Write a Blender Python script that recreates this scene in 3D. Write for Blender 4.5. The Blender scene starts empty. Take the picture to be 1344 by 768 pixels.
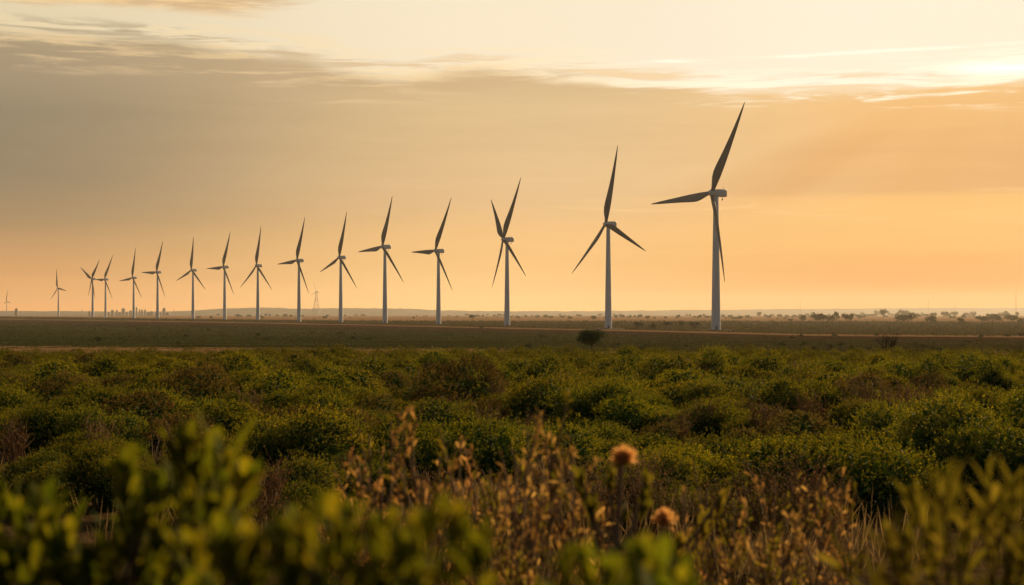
import bpy, math, random
import numpy as np
from mathutils import Vector, Matrix

# ------------------------------------------------------------------ camera, sky, sun, exposure
SC = bpy.context.scene
COL = SC.collection
F = 1344 * 50 / 36.0          # focal length in photo pixels
HZ = 412.0                    # horizon row in the photo
EYE = 10.6                    # eye height above the far plain (plain = z 0)

cam_d = bpy.data.cameras.new('camera')
cam_d.lens = 50; cam_d.sensor_width = 36; cam_d.sensor_fit = 'HORIZONTAL'
cam_d.shift_y = (HZ - 384) / 1344
cam_d.clip_start = 0.05; cam_d.clip_end = 60000
cam_d.dof.use_dof = True; cam_d.dof.focus_distance = 170; cam_d.dof.aperture_fstop = 3.7
cam_d.dof.aperture_blades = 7
cam = bpy.data.objects.new('camera', cam_d); COL.objects.link(cam)
cam.location = (0, 0, EYE); cam.rotation_euler = (math.radians(90), 0, 0)
SC.camera = cam
SC.view_settings.view_transform = 'Standard'
SC.view_settings.look = 'None'
SC.view_settings.exposure = 0.4
SC.view_settings.gamma = 1.0
SC.view_settings.use_curve_mapping = False
SC.render.engine = 'CYCLES'
SC.cycles.use_denoising = True
SC.cycles.max_bounces = 6
SC.cycles.transparent_max_bounces = 8
SC.cycles.volume_bounces = 0
SC.cycles.sample_clamp_indirect = 4.0

SUN_AZ, SUN_EL = 30.0, 16.0     # degrees to the right of the view, above the horizon
sun_d = bpy.data.lights.new('sun', 'SUN')
sun_d.energy = 5.0; sun_d.angle = math.radians(0.7); sun_d.color = (1.0, 0.72, 0.38)
sun = bpy.data.objects.new('sun', sun_d); COL.objects.link(sun)
sd = Vector((math.sin(math.radians(SUN_AZ)) * math.cos(math.radians(SUN_EL)),
             math.cos(math.radians(SUN_AZ)) * math.cos(math.radians(SUN_EL)), math.sin(math.radians(SUN_EL))))
sun.rotation_euler = sd.to_track_quat('Z', 'Y').to_euler()
sun.location = (300, 600, 400)


def lin(r, g, b):
    f = lambda c: (c / 255 / 12.92) if c / 255 <= 0.04045 else ((c / 255 + 0.055) / 1.055) ** 2.4
    return (f(r), f(g), f(b), 1.0)


class G:
    """tiny node-expression helper"""
    def __init__(s, nt): s.nt = nt
    def node(s, t, **kw):
        n = s.nt.nodes.new(t)
        for k, v in kw.items(): setattr(n, k, v)
        return n
    def put(s, sock, v):
        if hasattr(v, 'is_output'): s.nt.links.new(v, sock)
        else: sock.default_value = v
    def m(s, op, a, b=None, c=None, clamp=False):
        n = s.node('ShaderNodeMath', operation=op, use_clamp=clamp)
        s.put(n.inputs[0], a)
        if b is not None: s.put(n.inputs[1], b)
        if c is not None: s.put(n.inputs[2], c)
        return n.outputs[0]
    def add(s, a, b): return s.m('ADD', a, b)
    def sub(s, a, b): return s.m('SUBTRACT', a, b)
    def mul(s, a, b): return s.m('MULTIPLY', a, b)
    def smooth(s, e0, e1, x, lo=0.0, hi=1.0):
        n = s.node('ShaderNodeMapRange', interpolation_type='SMOOTHSTEP')
        s.put(n.inputs['Value'], x); s.put(n.inputs['From Min'], e0); s.put(n.inputs['From Max'], e1)
        n.inputs['To Min'].default_value = lo; n.inputs['To Max'].default_value = hi
        return n.outputs[0]
    def mix(s, f, a, b, mode='MIX'):
        n = s.node('ShaderNodeMix', data_type='RGBA', blend_type=mode, clamp_factor=True)
        s.put(n.inputs[0], f); s.put(n.inputs[6], a); s.put(n.inputs[7], b)
        return n.outputs[2]
    def ramp(s, x, pts, interp='LINEAR'):
        n = s.node('ShaderNodeValToRGB'); cr = n.color_ramp; cr.interpolation = interp
        while len(cr.elements) < len(pts): cr.elements.new(0.5)
        for e, (p, c) in zip(cr.elements, pts): e.position = p; e.color = c
        s.put(n.inputs[0], x)
        return n.outputs[0]
    def vec(s, x, y, z=0.0):
        n = s.node('ShaderNodeCombineXYZ')
        for k, v in enumerate((x, y, z)): s.put(n.inputs[k], v)
        return n.outputs[0]
    def noise(s, v, scale, detail=4, rough=0.55, dist=0.0):
        n = s.node('ShaderNodeTexNoise')
        s.put(n.inputs['Vector'], v); n.inputs['Scale'].default_value = scale
        n.inputs['Detail'].default_value = detail; n.inputs['Roughness'].default_value = rough
        n.inputs['Distortion'].default_value = dist
        return n.outputs[0]


W = bpy.data.worlds.new('World'); SC.world = W; W.use_nodes = True
wt = W.node_tree; wt.nodes.clear(); g = G(wt)
tc = g.node('ShaderNodeTexCoord')
sep = g.node('ShaderNodeSeparateXYZ'); wt.links.new(tc.outputs['Generated'], sep.inputs[0])
DX, DY, DZ = sep.outputs
az = g.mul(g.m('ARCTAN2', DX, DY), 57.29578)
el = g.mul(g.m('ARCSINE', DZ), 57.29578)
ela = g.m('ABSOLUTE', el)
e16 = g.mul(ela, 1 / 16)
def eramp(pts): return g.ramp(e16, [(max(0, (412 - y) / F * 57.29578) / 16, lin(*c)) for y, c in pts])
# colour columns of the cloud deck and the glow under it (left, middle, right of the view)
cl = eramp([(408, (238, 174, 106)), (370, (226, 164, 102)), (330, (198, 152, 102)), (290, (166, 138, 101)), (240, (144, 127, 101)), (160, (141, 127, 103)), (110, (166, 147, 118)), (60, (176, 156, 122))])
cm = eramp([(408, (252, 205, 136)), (350, (251, 200, 128)), (310, (244, 194, 128)), (268, (230, 186, 132)), (210, (218, 180, 130)), (150, (214, 180, 132)), (110, (214, 182, 138)), (60, (216, 188, 146))])
cr_ = eramp([(408, (253, 204, 128)), (350, (254, 198, 116)), (266, (250, 188, 108)), (256, (229, 170, 104)), (200, (231, 172, 104)), (150, (242, 184, 112)), (110, (248, 202, 136)), (60, (250, 212, 150))])
p1 = g.vec(g.mul(az, 0.16), g.mul(el, 0.85), 3.1)
n1 = g.noise(p1, 1.0, 6, 0.58, 0.4)
p2 = g.vec(g.mul(az, 0.17), g.mul(el, 2.3), 8.4)
n2 = g.noise(p2, 1.0, 9, 0.64, 0.45)
p3 = g.vec(g.mul(az, 0.05), g.mul(el, 0.22), 1.7)
n3 = g.noise(p3, 1.0, 3, 0.5)
n1c = g.sub(n1, 0.5); n2c = g.sub(n2, 0.5)
azw = g.add(az, g.mul(g.sub(n3, 0.5), 4.0))
deck = g.mix(g.smooth(-21, 1, azw), cl, cm)
deck = g.mix(g.smooth(1, 17, azw), deck, cr_)
# slanting light shafts fanning out from the sun through the deck
phi = g.m('ARCTAN2', g.sub(el, 9.9), g.sub(az, 19.5))
shaft = g.noise(g.vec(g.mul(phi, 2.6), 0.3, 0.0), 1.0, 3, 0.5)
shaft_mask = g.mul(g.smooth(3.2, 5.5, el), g.mul(g.smooth(9.6, 8.0, el), g.smooth(17, 9, az, 0.12, 1.0)))
deck = g.mix(g.mul(g.mul(g.mul(g.sub(shaft, 0.40), 1.35), shaft_mask), g.smooth(-16, 6, az, 0.15, 1.0)), deck, lin(255, 222, 168))
# lower edge of the deck: soft bright wisps
wis = g.mul(g.mul(g.smooth(0.52, 0.70, n2), g.smooth(3.2, 4.3, el)), g.mul(g.smooth(5.0, 4.5, el), g.smooth(-2, 7, az)))
deck = g.mix(g.mul(wis, 0.55), deck, lin(255, 214, 146))
p4 = g.vec(g.mul(az, 0.09), g.add(g.mul(el, 1.1), g.mul(n1c, 0.8)), 5.5)
n4 = g.noise(p4, 1.0, 7, 0.6, 0.3)
tex = g.smooth(0.3, 0.7, n4, 0.97, 1.03)
deck = g.mix(1.0, deck, g.vec(tex, tex, tex), 'MULTIPLY')
# clear sky above the deck
up = g.mix(g.smooth(-21, 0, az), lin(229, 211, 174), lin(250, 233, 203))
up = g.mix(g.smooth(0, 16, az), up, lin(255, 242, 217))
# ragged upper edge of the deck
edge = g.ramp(g.m('MULTIPLY_ADD', az, 1 / 44, 0.5), [(a / 44 + 0.5, ((e - 8) / 4,) * 3 + (1,)) for a, e in
              ((-20, 10.55), (-14, 10.5), (-9, 10.0), (-5, 9.35), (-1.5, 9.75), (2, 9.6), (5.5, 9.15), (10, 8.85), (15, 8.7), (20, 8.7))], 'EASE')
edge = g.add(g.mul(edge, 4.0), 8.0)
hh = g.sub(g.add(el, g.mul(n1c, 0.9)), edge)          # height over the deck edge
dm = g.smooth(0.32, -0.28, hh)
sky = g.mix(dm, up, deck)
# bright ragged rim clouds along the edge, white hot near the sun
rim = g.mul(g.smooth(-0.55, 0.05, hh), g.smooth(1.5, 0.35, hh))
rimn = g.mul(rim, g.smooth(0.44, 0.62, n2))
rim_col = g.mix(g.smooth(-8, 14, az), lin(255, 222, 166), (1.12, 1.0, 0.78, 1))
sky = g.mix(g.mul(rimn, g.smooth(-21, -2, az, 0.35, 0.92)), sky, rim_col)
# darker streaks lying in the rim, mostly to the left
stre = g.mul(g.mul(g.smooth(-0.2, 0.3, hh), g.smooth(0.75, 0.35, hh)), g.smooth(0.52, 0.40, n2))
sky = g.mix(g.mul(stre, g.smooth(-20, 14, az, 0.8, 0.7)), sky, g.mix(g.smooth(-18, 4, az), lin(176, 156, 124), lin(246, 206, 150)))
mott = g.mul(g.mul(g.smooth(0.47, 0.62, n2), g.smooth(-1.9, -0.5, hh)), g.mul(g.smooth(0.3, -0.1, hh), g.smooth(3, -8, az)))
sky = g.mix(g.mul(mott, 0.7), sky, lin(234, 202, 154))
pock = g.mul(g.mul(g.smooth(0.50, 0.62, n2), g.smooth(-1.0, -0.35, hh)), g.mul(g.smooth(0.4, 0.0, hh), g.smooth(3, 10, az)))
sky = g.mix(g.mul(pock, 0.9), sky, (1.1, 0.98, 0.72, 1))
lined = g.m('ABSOLUTE', g.sub(g.add(el, g.mul(n1c, 0.25)), g.m('MULTIPLY_ADD', az, 0.012, 9.95)))
sky = g.mix(g.mul(g.mul(g.smooth(0.11, 0.02, lined), g.smooth(3, 7, az)), g.smooth(0.42, 0.62, n2, 0.0, 0.8)), sky, (1.15, 1.05, 0.85, 1))
# high streak cloud top left
hi = g.mul(g.smooth(11.55, 12.0, g.add(el, g.mul(n1c, 1.4))), g.smooth(-8.5, -11.5, g.add(az, g.mul(n2c, 8))))
hi = g.mul(hi, g.smooth(14.5, 13.0, el))
sky = g.mix(g.mul(hi, 0.8), sky, g.mix(g.smooth(0.42, 0.6, n2), lin(214, 174, 126), lin(252, 208, 146)))
# white hot break where the sun stands behind the rim
ds = g.m('SQRT', g.add(g.m('POWER', g.mul(g.sub(az, 19.6), 0.28), 2.0), g.m('POWER', g.mul(g.sub(el, 9.45), 1.5), 2.0)))
hot = g.mul(g.smooth(1.0, 0.15, ds), g.smooth(0.45, 0.62, g.add(g.mul(n2, 0.75), g.mul(n1, 0.25))))
sky = g.mix(hot, sky, (1.6, 1.45, 1.1, 1))
glow = g.smooth(14, 0, g.m('SQRT', g.add(g.m('POWER', g.sub(az, 20.0), 2.0), g.m('POWER', g.sub(el, 9.0), 2.0))))
sky = g.mix(g.mul(glow, 0.11), sky, (1.0, 0.82, 0.5, 1))
# the rest of the dome: clear dusk sky overhead and behind
nis = g.node('ShaderNodeTexSky', sky_type='NISHITA')
nis.sun_disc = False; nis.sun_elevation = math.radians(SUN_EL); nis.sun_rotation = math.radians(SUN_AZ)
nis.dust_density = 3.0; nis.air_density = 1.2
nsc = g.mix(1.0, nis.outputs[0], (0.044, 0.044, 0.045, 1), 'MULTIPLY')
away = g.m('ABSOLUTE', g.sub(az, 8.0))
sky = g.mix(1.0, sky, g.vec(*[g.mul(g.smooth(1.6, 0.0, el, 1.0, q), g.smooth(3, 20, az, 1.0, w_) if w_ < 1 else 1.0) for q, w_ in ((1.22, 1.0), (1.05, 1.0), (0.86, 1.0))]), 'MULTIPLY')
lowr = g.mul(g.smooth(4.0, 0.3, el), g.smooth(-6, 18, az))
sky = g.mix(lowr, sky, g.mix(1.0, sky, (0.80, 0.50, 0.34, 1), 'MULTIPLY'))
rest = g.m('MAXIMUM', g.smooth(34, 100, away), g.smooth(13.5, 34, el))
sky = g.mix(rest, sky, nsc)
sky = g.mix(g.smooth(-0.5, -3.0, el), sky, (0.05, 0.04, 0.025, 1))
bg = g.node('ShaderNodeBackground'); wt.links.new(sky, bg.inputs[0]); bg.inputs[1].default_value = 0.758
out = g.node('ShaderNodeOutputWorld'); wt.links.new(bg.outputs[0], out.inputs[0])

# ------------------------------------------------------------------ helpers
rng = np.random.default_rng(11)
R = random.Random(5)


def tag(o, label=None, cat=None, group=None, kind=None):
    if label: o['label'] = label
    if cat: o['category'] = cat
    if group: o['group'] = group
    if kind: o['kind'] = kind
    return o


_DR = np.array([0, 2, 4, 8, 13, 20, 40, 60, 100, 150, 200, 300, 500, 800, 950, 1e6])
_DZ = np.array([1.2, 1.25, 1.4, 1.8, 2.15, 2.35, 2.7, 2.9, 3.5, 4.2, 4.85, 6.0, 7.9, 10.2, 10.6, 10.6])
_lr = np.linspace(0, math.log(1e6 + 3), 900); _lz = np.interp(np.exp(_lr) - 2.0, _DR, _DZ)
_k = np.hanning(25); _k /= _k.sum(); _lz = np.convolve(np.pad(_lz, 12, 'edge'), _k, 'valid')
def gz(x, y):
    """height of the ground"""
    r = np.hypot(x, y)
    b = 0.10 * np.sin(x * 0.31 + 1.3) * np.sin(y * 0.23) + 0.05 * np.sin(x * 0.9 + y * 0.4)
    return EYE - np.interp(np.log(r + 2.0), _lr, _lz) + b * np.clip((r - 6) / 10, 0, 1) * np.clip((300 - r) / 150, 0, 1)
def gzf(x, y): return float(gz(np.array([x]), np.array([y]))[0])
def P(px, py, d):
    """world point seen at photo pixel px, py at forward distance d"""
    return Vector(((px - 672) / F * d, d, EYE - (py - HZ) / F * d))
_yy = np.exp(np.linspace(math.log(9), math.log(12000), 4000))
_py = HZ + (EYE - gz(np.zeros_like(_yy), _yy)) / _yy * F
def dist_of_row(py): return float(np.interp(-py, -_py, _yy))
def on_ground(px, py):
    d = dist_of_row(py); x = (px - 672) / F * d
    return x, d, gzf(x, d)


def mesh_np(name, V, quads, mats, midx=None, tris=None, smooth=False):
    me = bpy.data.meshes.new(name)
    V = np.asarray(V, np.float32)
    quads = np.zeros((0, 4), np.int32) if quads is None else np.asarray(quads, np.int32)
    tris = np.zeros((0, 3), np.int32) if tris is None else np.asarray(tris, np.int32)
    nq, ntr = len(quads), len(tris)
    me.vertices.add(len(V)); me.vertices.foreach_set('co', V.ravel())
    loops = np.concatenate([quads.ravel(), tris.ravel()]).astype(np.int32)
    me.loops.add(len(loops)); me.loops.foreach_set('vertex_index', loops)
    me.polygons.add(nq + ntr)
    st = np.concatenate([np.arange(nq) * 4, nq * 4 + np.arange(ntr) * 3]).astype(np.int32)
    me.polygons.foreach_set('loop_start', st)
    for m in mats: me.materials.append(m)
    if midx is not None: me.polygons.foreach_set('material_index', np.asarray(midx, np.int32))
    if smooth: me.polygons.foreach_set('use_smooth', np.ones(nq + ntr, bool))
    me.update(calc_edges=True); me.validate()
    return me


def link(name, me, parent=None, loc=None):
    o = bpy.data.objects.new(name, me); COL.objects.link(o)
    if parent is not None: o.parent = parent
    if loc is not None: o.location = loc
    return o
def empty(name, loc=(0, 0, 0)):
    o = bpy.data.objects.new(name, None); o.empty_display_size = 0.5; COL.objects.link(o); o.location = loc
    return o


def unit(a): return a / np.maximum(np.linalg.norm(a, axis=-1, keepdims=True), 1e-9)
def rdir(n): return unit(rng.normal(size=(n, 3)))


def leaf_quads(Pn, D, N, l, w, fold=0.22):
    """rhombic folded leaves: base at Pn along D, facing N"""
    D = unit(D); S = unit(np.cross(D, N)); Nn = np.cross(S, D)
    l = np.broadcast_to(np.asarray(l, float), (len(Pn),))[:, None]; w = np.broadcast_to(np.asarray(w, float), (len(Pn),))[:, None]
    mid = Pn + D * l * 0.52
    V = np.stack([Pn, mid + S * w * .5 + Nn * w * fold, Pn + D * l, mid - S * w * .5 + Nn * w * fold], 1).reshape(-1, 3)
    Q = np.arange(len(Pn) * 4).reshape(-1, 4)
    return V, Q


class MB:
    """collects vertices and faces of one mesh"""
    def __init__(s): s.v = []; s.q = []; s.t = []; s.qm = []; s.tm = []; s.n = 0
    def quads(s, V, Q, mi=0):
        V = np.asarray(V, float); Q = np.asarray(Q)
        s.v.append(V); s.q.append(Q + s.n); s.qm.append(np.full(len(Q), mi)); s.n += len(V)
    def tris(s, V, T, mi=0):
        V = np.asarray(V, float); T = np.asarray(T)
        s.v.append(V); s.t.append(T + s.n); s.tm.append(np.full(len(T), mi)); s.n += len(V)
    def tube(s, pts, rad, sides=6, mi=0, cap=True):
        pts = np.asarray(pts, float); n = len(pts); rad = np.broadcast_to(np.asarray(rad, float), (n,))
        tan = unit(np.gradient(pts, axis=0))
        ref = np.array([0.0, 0.0, 1.0]) if abs(tan[0][2]) < 0.8 else np.array([1.0, 0.0, 0.0])
        A = unit(np.cross(tan, ref)); B = np.cross(tan, A)
        th = np.arange(sides) / sides * 2 * math.pi
        ring = A[:, None] * np.cos(th)[None, :, None] + B[:, None] * np.sin(th)[None, :, None]
        V = (pts[:, None] + ring * rad[:, None, None]).reshape(-1, 3)
        i = np.arange(n - 1)[:, None] * sides; k = np.arange(sides)[None]; k2 = (k + 1) % sides
        Q = np.stack([i + k, i + k2, i + sides + k2, i + sides + k], -1).reshape(-1, 4)
        s.quads(V, Q, mi)
        if cap:
            c = np.vstack([V[-sides:], pts[-1]]); T = [(a, (a + 1) % sides, sides) for a in range(sides)]
            s.tris(c, T, mi)
            c = np.vstack([V[:sides], pts[0]]); T = [((a + 1) % sides, a, sides) for a in range(sides)]
            s.tris(c, T, mi)
    def box(s, lo, hi, mi=0):
        x0, y0, z0 = lo; x1, y1, z1 = hi
        V = [(x0, y0, z0), (x1, y0, z0), (x1, y1, z0), (x0, y1, z0), (x0, y0, z1), (x1, y0, z1), (x1, y1, z1), (x0, y1, z1)]
        s.quads(V, [(0, 3, 2, 1), (4, 5, 6, 7), (0, 1, 5, 4), (1, 2, 6, 5), (2, 3, 7, 6), (3, 0, 4, 7)], mi)
    def mesh(s, name, mats, smooth=False):
        V = np.vstack(s.v); q = np.vstack(s.q) if s.q else None; t = np.vstack(s.t) if s.t else None
        mi = np.concatenate(s.qm + s.tm)
        return mesh_np(name, V, q, mats, mi, t, smooth)


# ------------------------------------------------------------------ materials
def mat(name):
    m = bpy.data.materials.new(name); m.use_nodes = True; nt = m.node_tree; nt.nodes.clear()
    return m, G(nt)
def out_surf(gg, sh):
    o = gg.node('ShaderNodeOutputMaterial'); gg.nt.links.new(sh, o.inputs[0])
def princ(gg, col, rough=0.6, spec=0.3, metal=0.0):
    n = gg.node('ShaderNodeBsdfPrincipled')
    gg.put(n.inputs['Base Color'], col); gg.put(n.inputs['Roughness'], rough)
    n.inputs['Specular IOR Level'].default_value = spec; n.inputs['Metallic'].default_value = metal
    return n.outputs[0]


def leaf_mat(name, a, b, c, trans=0.4, tint=(1.3, 1.15, 0.5)):
    """leaves: colour varies per leaf and per plant; some light passes through"""
    m, gg = mat(name)
    geo = gg.node('ShaderNodeNewGeometry'); oi = gg.node('ShaderNodeObjectInfo')
    col = gg.ramp(geo.outputs['Random Per Island'], [(0.0, a + (1,)), (0.55, b + (1,)), (1.0, c + (1,))])
    hs = gg.node('ShaderNodeHueSaturation')
    gg.put(hs.inputs['Hue'], gg.m('MULTIPLY_ADD', oi.outputs['Random'], -0.035, 0.515))
    gg.put(hs.inputs['Value'], gg.m('MULTIPLY_ADD', gg.m('FRACT', gg.mul(oi.outputs['Random'], 7.31)), 0.5, 0.75))
    gg.put(hs.inputs['Color'], col)
    d = princ(gg, hs.outputs[0], 0.8, 0.03)
    t = gg.node('ShaderNodeBsdfTranslucent')
    gg.put(t.inputs[0], gg.mix(1.0, hs.outputs[0], tint + (1,), 'MULTIPLY'))
    mx = gg.node('ShaderNodeMixShader'); mx.inputs[0].default_value = trans
    gg.nt.links.new(d, mx.inputs[1]); gg.nt.links.new(t.outputs[0], mx.inputs[2])
    out_surf(gg, mx.outputs[0])
    return m


def plain_mat(name, c1, c2, scale=6.0, rough=0.7, spec=0.2, detail=5, metal=0.0, stretch=(1, 1, 1)):
    m, gg = mat(name)
    t = gg.node('ShaderNodeTexCoord'); mp = gg.node('ShaderNodeMapping'); mp.inputs['Scale'].default_value = stretch
    gg.nt.links.new(t.outputs['Object'], mp.inputs[0])
    n = gg.noise(mp.outputs[0], scale, detail, 0.6)
    out_surf(gg, princ(gg, gg.mix(gg.smooth(0.3, 0.7, n), c1 + (1,), c2 + (1,)), rough, spec, metal))
    return m


M_leaf = leaf_mat('bush_leaves', (0.040, 0.068, 0.014), (0.086, 0.108, 0.018), (0.24, 0.220, 0.032), 0.36, (2.1, 1.6, 0.3))
M_shade_green = leaf_mat('shade_green_leaves', (0.026, 0.060, 0.017), (0.044, 0.082, 0.022), (0.066, 0.100, 0.027), 0.15, (1.6, 1.3, 0.4))  # crown shade put into the colour of inner bush leaves; also greens the round tree
M_leaf_far = leaf_mat('scrub_leaves', (0.036, 0.060, 0.013), (0.074, 0.094, 0.017), (0.17, 0.158, 0.025), 0.32, (2.1, 1.6, 0.3))
M_dry = leaf_mat('dry_leaves', (0.075, 0.048, 0.020), (0.140, 0.088, 0.036), (0.24, 0.16, 0.07), 0.35, (1.2, 1.0, 0.8))
M_olive = leaf_mat('olive_leaves', (0.055, 0.052, 0.014), (0.10, 0.084, 0.024), (0.19, 0.14, 0.05), 0.40, (1.3, 1.05, 0.6))
M_fore = leaf_mat('broad_leaves', (0.070, 0.100, 0.014), (0.120, 0.140, 0.018), (0.21, 0.20, 0.026), 0.55, (1.7, 1.35, 0.35))
M_foreY = leaf_mat('narrow_leaves', (0.075, 0.070, 0.011), (0.12, 0.105, 0.017), (0.19, 0.15, 0.03), 0.5)
M_husk = leaf_mat('husk_leaves', (0.18, 0.108, 0.038), (0.30, 0.190, 0.066), (0.44, 0.30, 0.11), 0.55, (1.2, 1.0, 0.7))
M_tree = leaf_mat('tree_leaves', (0.035, 0.040, 0.012), (0.055, 0.058, 0.016), (0.085, 0.075, 0.024), 0.3)
M_straw = leaf_mat('straw', (0.16, 0.105, 0.045), (0.25, 0.165, 0.075), (0.36, 0.25, 0.12), 0.4, (1.1, 1.0, 0.85))
M_crop = leaf_mat('crop_leaves', (0.024, 0.025, 0.008), (0.050, 0.049, 0.013), (0.105, 0.090, 0.030), 0.2)
M_lowb = leaf_mat('low_bush_leaves', (0.016, 0.018, 0.006), (0.028, 0.030, 0.008), (0.045, 0.042, 0.013), 0.15)
M_bark = plain_mat('bark', (0.055, 0.036, 0.020), (0.11, 0.075, 0.045), 14.0, 0.9, 0.1, stretch=(1, 1, 0.25))
M_twig = plain_mat('twig', (0.16, 0.095, 0.045), (0.28, 0.175, 0.085), 10.0, 0.9, 0.1)
M_white = plain_mat('tower_paint', (0.74, 0.75, 0.76), (0.82, 0.82, 0.82), 0.25, 0.45, 0.4, stretch=(1, 1, 0.12))
M_blade = plain_mat('blade_paint', (0.11, 0.115, 0.115), (0.15, 0.152, 0.15), 0.12, 0.5, 0.3)
M_nac = plain_mat('nacelle_paint', (0.64, 0.63, 0.60), (0.74, 0.73, 0.70), 0.4, 0.5, 0.3)
M_dark = plain_mat('dark_metal', (0.04, 0.04, 0.04), (0.07, 0.065, 0.06), 2.0, 0.6, 0.3)
M_steel = plain_mat('galvanised_steel', (0.22, 0.22, 0.21), (0.32, 0.31, 0.30), 1.0, 0.5, 0.4, metal=0.3)
M_mound = plain_mat('turned_earth', (0.045, 0.028, 0.016), (0.085, 0.052, 0.03), 0.8, 0.95, 0.05)
M_conc = plain_mat('city_concrete', (0.20, 0.19, 0.18), (0.28, 0.26, 0.24), 0.08, 0.8, 0.2)
M_glass = plain_mat('city_windows', (0.05, 0.055, 0.06), (0.08, 0.08, 0.085), 0.3, 0.2, 0.5)
M_floret = leaf_mat('thistle_down', (0.66, 0.42, 0.13), (0.78, 0.54, 0.20), (0.88, 0.66, 0.30), 0.75, (1.1, 0.95, 0.7))

# ------------------------------------------------------------------ ground: one sheet to beyond the hills
rows = np.unique(np.concatenate([[0.01, 1, 2, 3, 4.5, 6, 7.5], np.exp(np.linspace(math.log(9), math.log(4000), 520)), np.exp(np.linspace(math.log(4100), math.log(26000), 40))]))
th = np.radians(np.concatenate([np.linspace(-180, -40, 36)[:-1], np.linspace(-40, 40, 420), np.linspace(40, 180, 36)[1:]]))
RR, TT = np.meshgrid(rows, th, indexing='ij')
GX = RR * np.sin(TT); GY = RR * np.cos(TT); GZ = gz(GX, GY)
nr, ncl = RR.shape
ii = np.arange(nr - 1)[:, None] * ncl + np.arange(ncl - 1)[None]
GQ = np.stack([ii, ii + 1, ii + ncl + 1, ii + ncl], -1).reshape(-1, 4)


def vnoise(x, y, seed):
    """cheap smooth value noise"""
    xi = np.floor(x).astype(int); yi = np.floor(y).astype(int); fx = x - xi; fy = y - yi
    fx = fx * fx * (3 - 2 * fx); fy = fy * fy * (3 - 2 * fy)
    def h(a, b):
        v = np.sin(a * 127.1 + b * 311.7 + seed * 74.7) * 43758.5453
        return v - np.floor(v)
    return (h(xi, yi) * (1 - fx) + h(xi + 1, yi) * fx) * (1 - fy) + (h(xi, yi + 1) * (1 - fx) + h(xi + 1, yi + 1) * fx) * fy


front = np.cos(TT) > 0.2
pxg = np.where(front, 672 + F * np.tan(np.clip(TT, -1.35, 1.35)), np.where(TT > 0, 9000, -9000))
pyg = HZ + (EYE - GZ) / np.maximum(GY, RR * 0.2 + .01) * F
# where each kind of ground lies, as rows (y) over columns (x) of the land in front of the viewer
ffar = np.interp(pxg, [-400, 0, 336, 505, 672, 800, 940, 1060, 1344, 1800], [417.5, 419.2, 424.2, 427.6, 431.5, 434.0, 437.5, 440.5, 443.0, 446])
fnear = np.interp(pxg, [-400, 0, 300, 672, 760, 1000, 1344], [453.5, 454, 456, 459.5, 461, 462.5, 463])
lx, ly = np.log(RR + 1) * 60, TT * 160
wob = (vnoise(lx * .7, ly * .5, 1) - .5) * 1.6 + (vnoise(lx * 2, ly * 1.7, 2) - .5) * 0.8
n_a = vnoise(lx * 1.3, ly * 0.30, 3); n_b = vnoise(GX * .15, GY * .1, 4); n_c = vnoise(lx * 3.0, ly * 1.2, 5)
def S(a, b, x): t = np.clip((x - a) / (b - a), 0, 1); return (t * t * (3 - 2 * t))[..., None]
c_ = lambda *a: np.array(a)
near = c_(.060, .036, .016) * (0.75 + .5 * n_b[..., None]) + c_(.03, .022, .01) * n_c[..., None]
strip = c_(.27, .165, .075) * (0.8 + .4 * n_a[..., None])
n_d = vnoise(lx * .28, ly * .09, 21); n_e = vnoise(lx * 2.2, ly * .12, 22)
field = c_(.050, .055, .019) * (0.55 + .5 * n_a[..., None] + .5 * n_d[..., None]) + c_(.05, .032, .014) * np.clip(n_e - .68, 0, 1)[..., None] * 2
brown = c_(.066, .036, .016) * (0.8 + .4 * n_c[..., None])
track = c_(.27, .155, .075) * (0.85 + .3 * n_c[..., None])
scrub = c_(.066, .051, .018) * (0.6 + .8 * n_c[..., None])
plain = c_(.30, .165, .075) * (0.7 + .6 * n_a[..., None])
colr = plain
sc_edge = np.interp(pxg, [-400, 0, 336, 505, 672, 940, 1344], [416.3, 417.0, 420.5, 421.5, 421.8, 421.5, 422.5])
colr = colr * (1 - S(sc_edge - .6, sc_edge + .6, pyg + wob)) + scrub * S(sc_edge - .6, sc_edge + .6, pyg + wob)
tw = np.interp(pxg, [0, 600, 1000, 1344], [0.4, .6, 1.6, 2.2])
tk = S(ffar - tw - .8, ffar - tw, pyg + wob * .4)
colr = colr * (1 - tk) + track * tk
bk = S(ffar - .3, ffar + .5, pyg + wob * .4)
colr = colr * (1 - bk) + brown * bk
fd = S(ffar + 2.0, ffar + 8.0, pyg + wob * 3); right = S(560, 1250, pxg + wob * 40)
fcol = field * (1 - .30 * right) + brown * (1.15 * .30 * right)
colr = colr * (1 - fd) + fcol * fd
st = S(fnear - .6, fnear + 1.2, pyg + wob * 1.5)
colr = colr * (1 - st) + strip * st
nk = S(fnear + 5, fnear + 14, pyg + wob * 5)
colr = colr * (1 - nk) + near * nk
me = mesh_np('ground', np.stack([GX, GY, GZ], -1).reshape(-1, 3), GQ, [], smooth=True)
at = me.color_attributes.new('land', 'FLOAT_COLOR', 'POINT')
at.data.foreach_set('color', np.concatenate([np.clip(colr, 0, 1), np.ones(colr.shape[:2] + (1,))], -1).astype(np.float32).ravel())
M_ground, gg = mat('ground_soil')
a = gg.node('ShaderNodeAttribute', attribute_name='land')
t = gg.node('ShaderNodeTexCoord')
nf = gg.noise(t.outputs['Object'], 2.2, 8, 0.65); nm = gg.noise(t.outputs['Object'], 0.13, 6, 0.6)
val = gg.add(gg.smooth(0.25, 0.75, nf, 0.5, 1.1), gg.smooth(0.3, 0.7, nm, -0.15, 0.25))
hs = gg.node('ShaderNodeHueSaturation'); gg.put(hs.inputs['Color'], a.outputs[0]); gg.put(hs.inputs['Value'], val)
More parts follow.
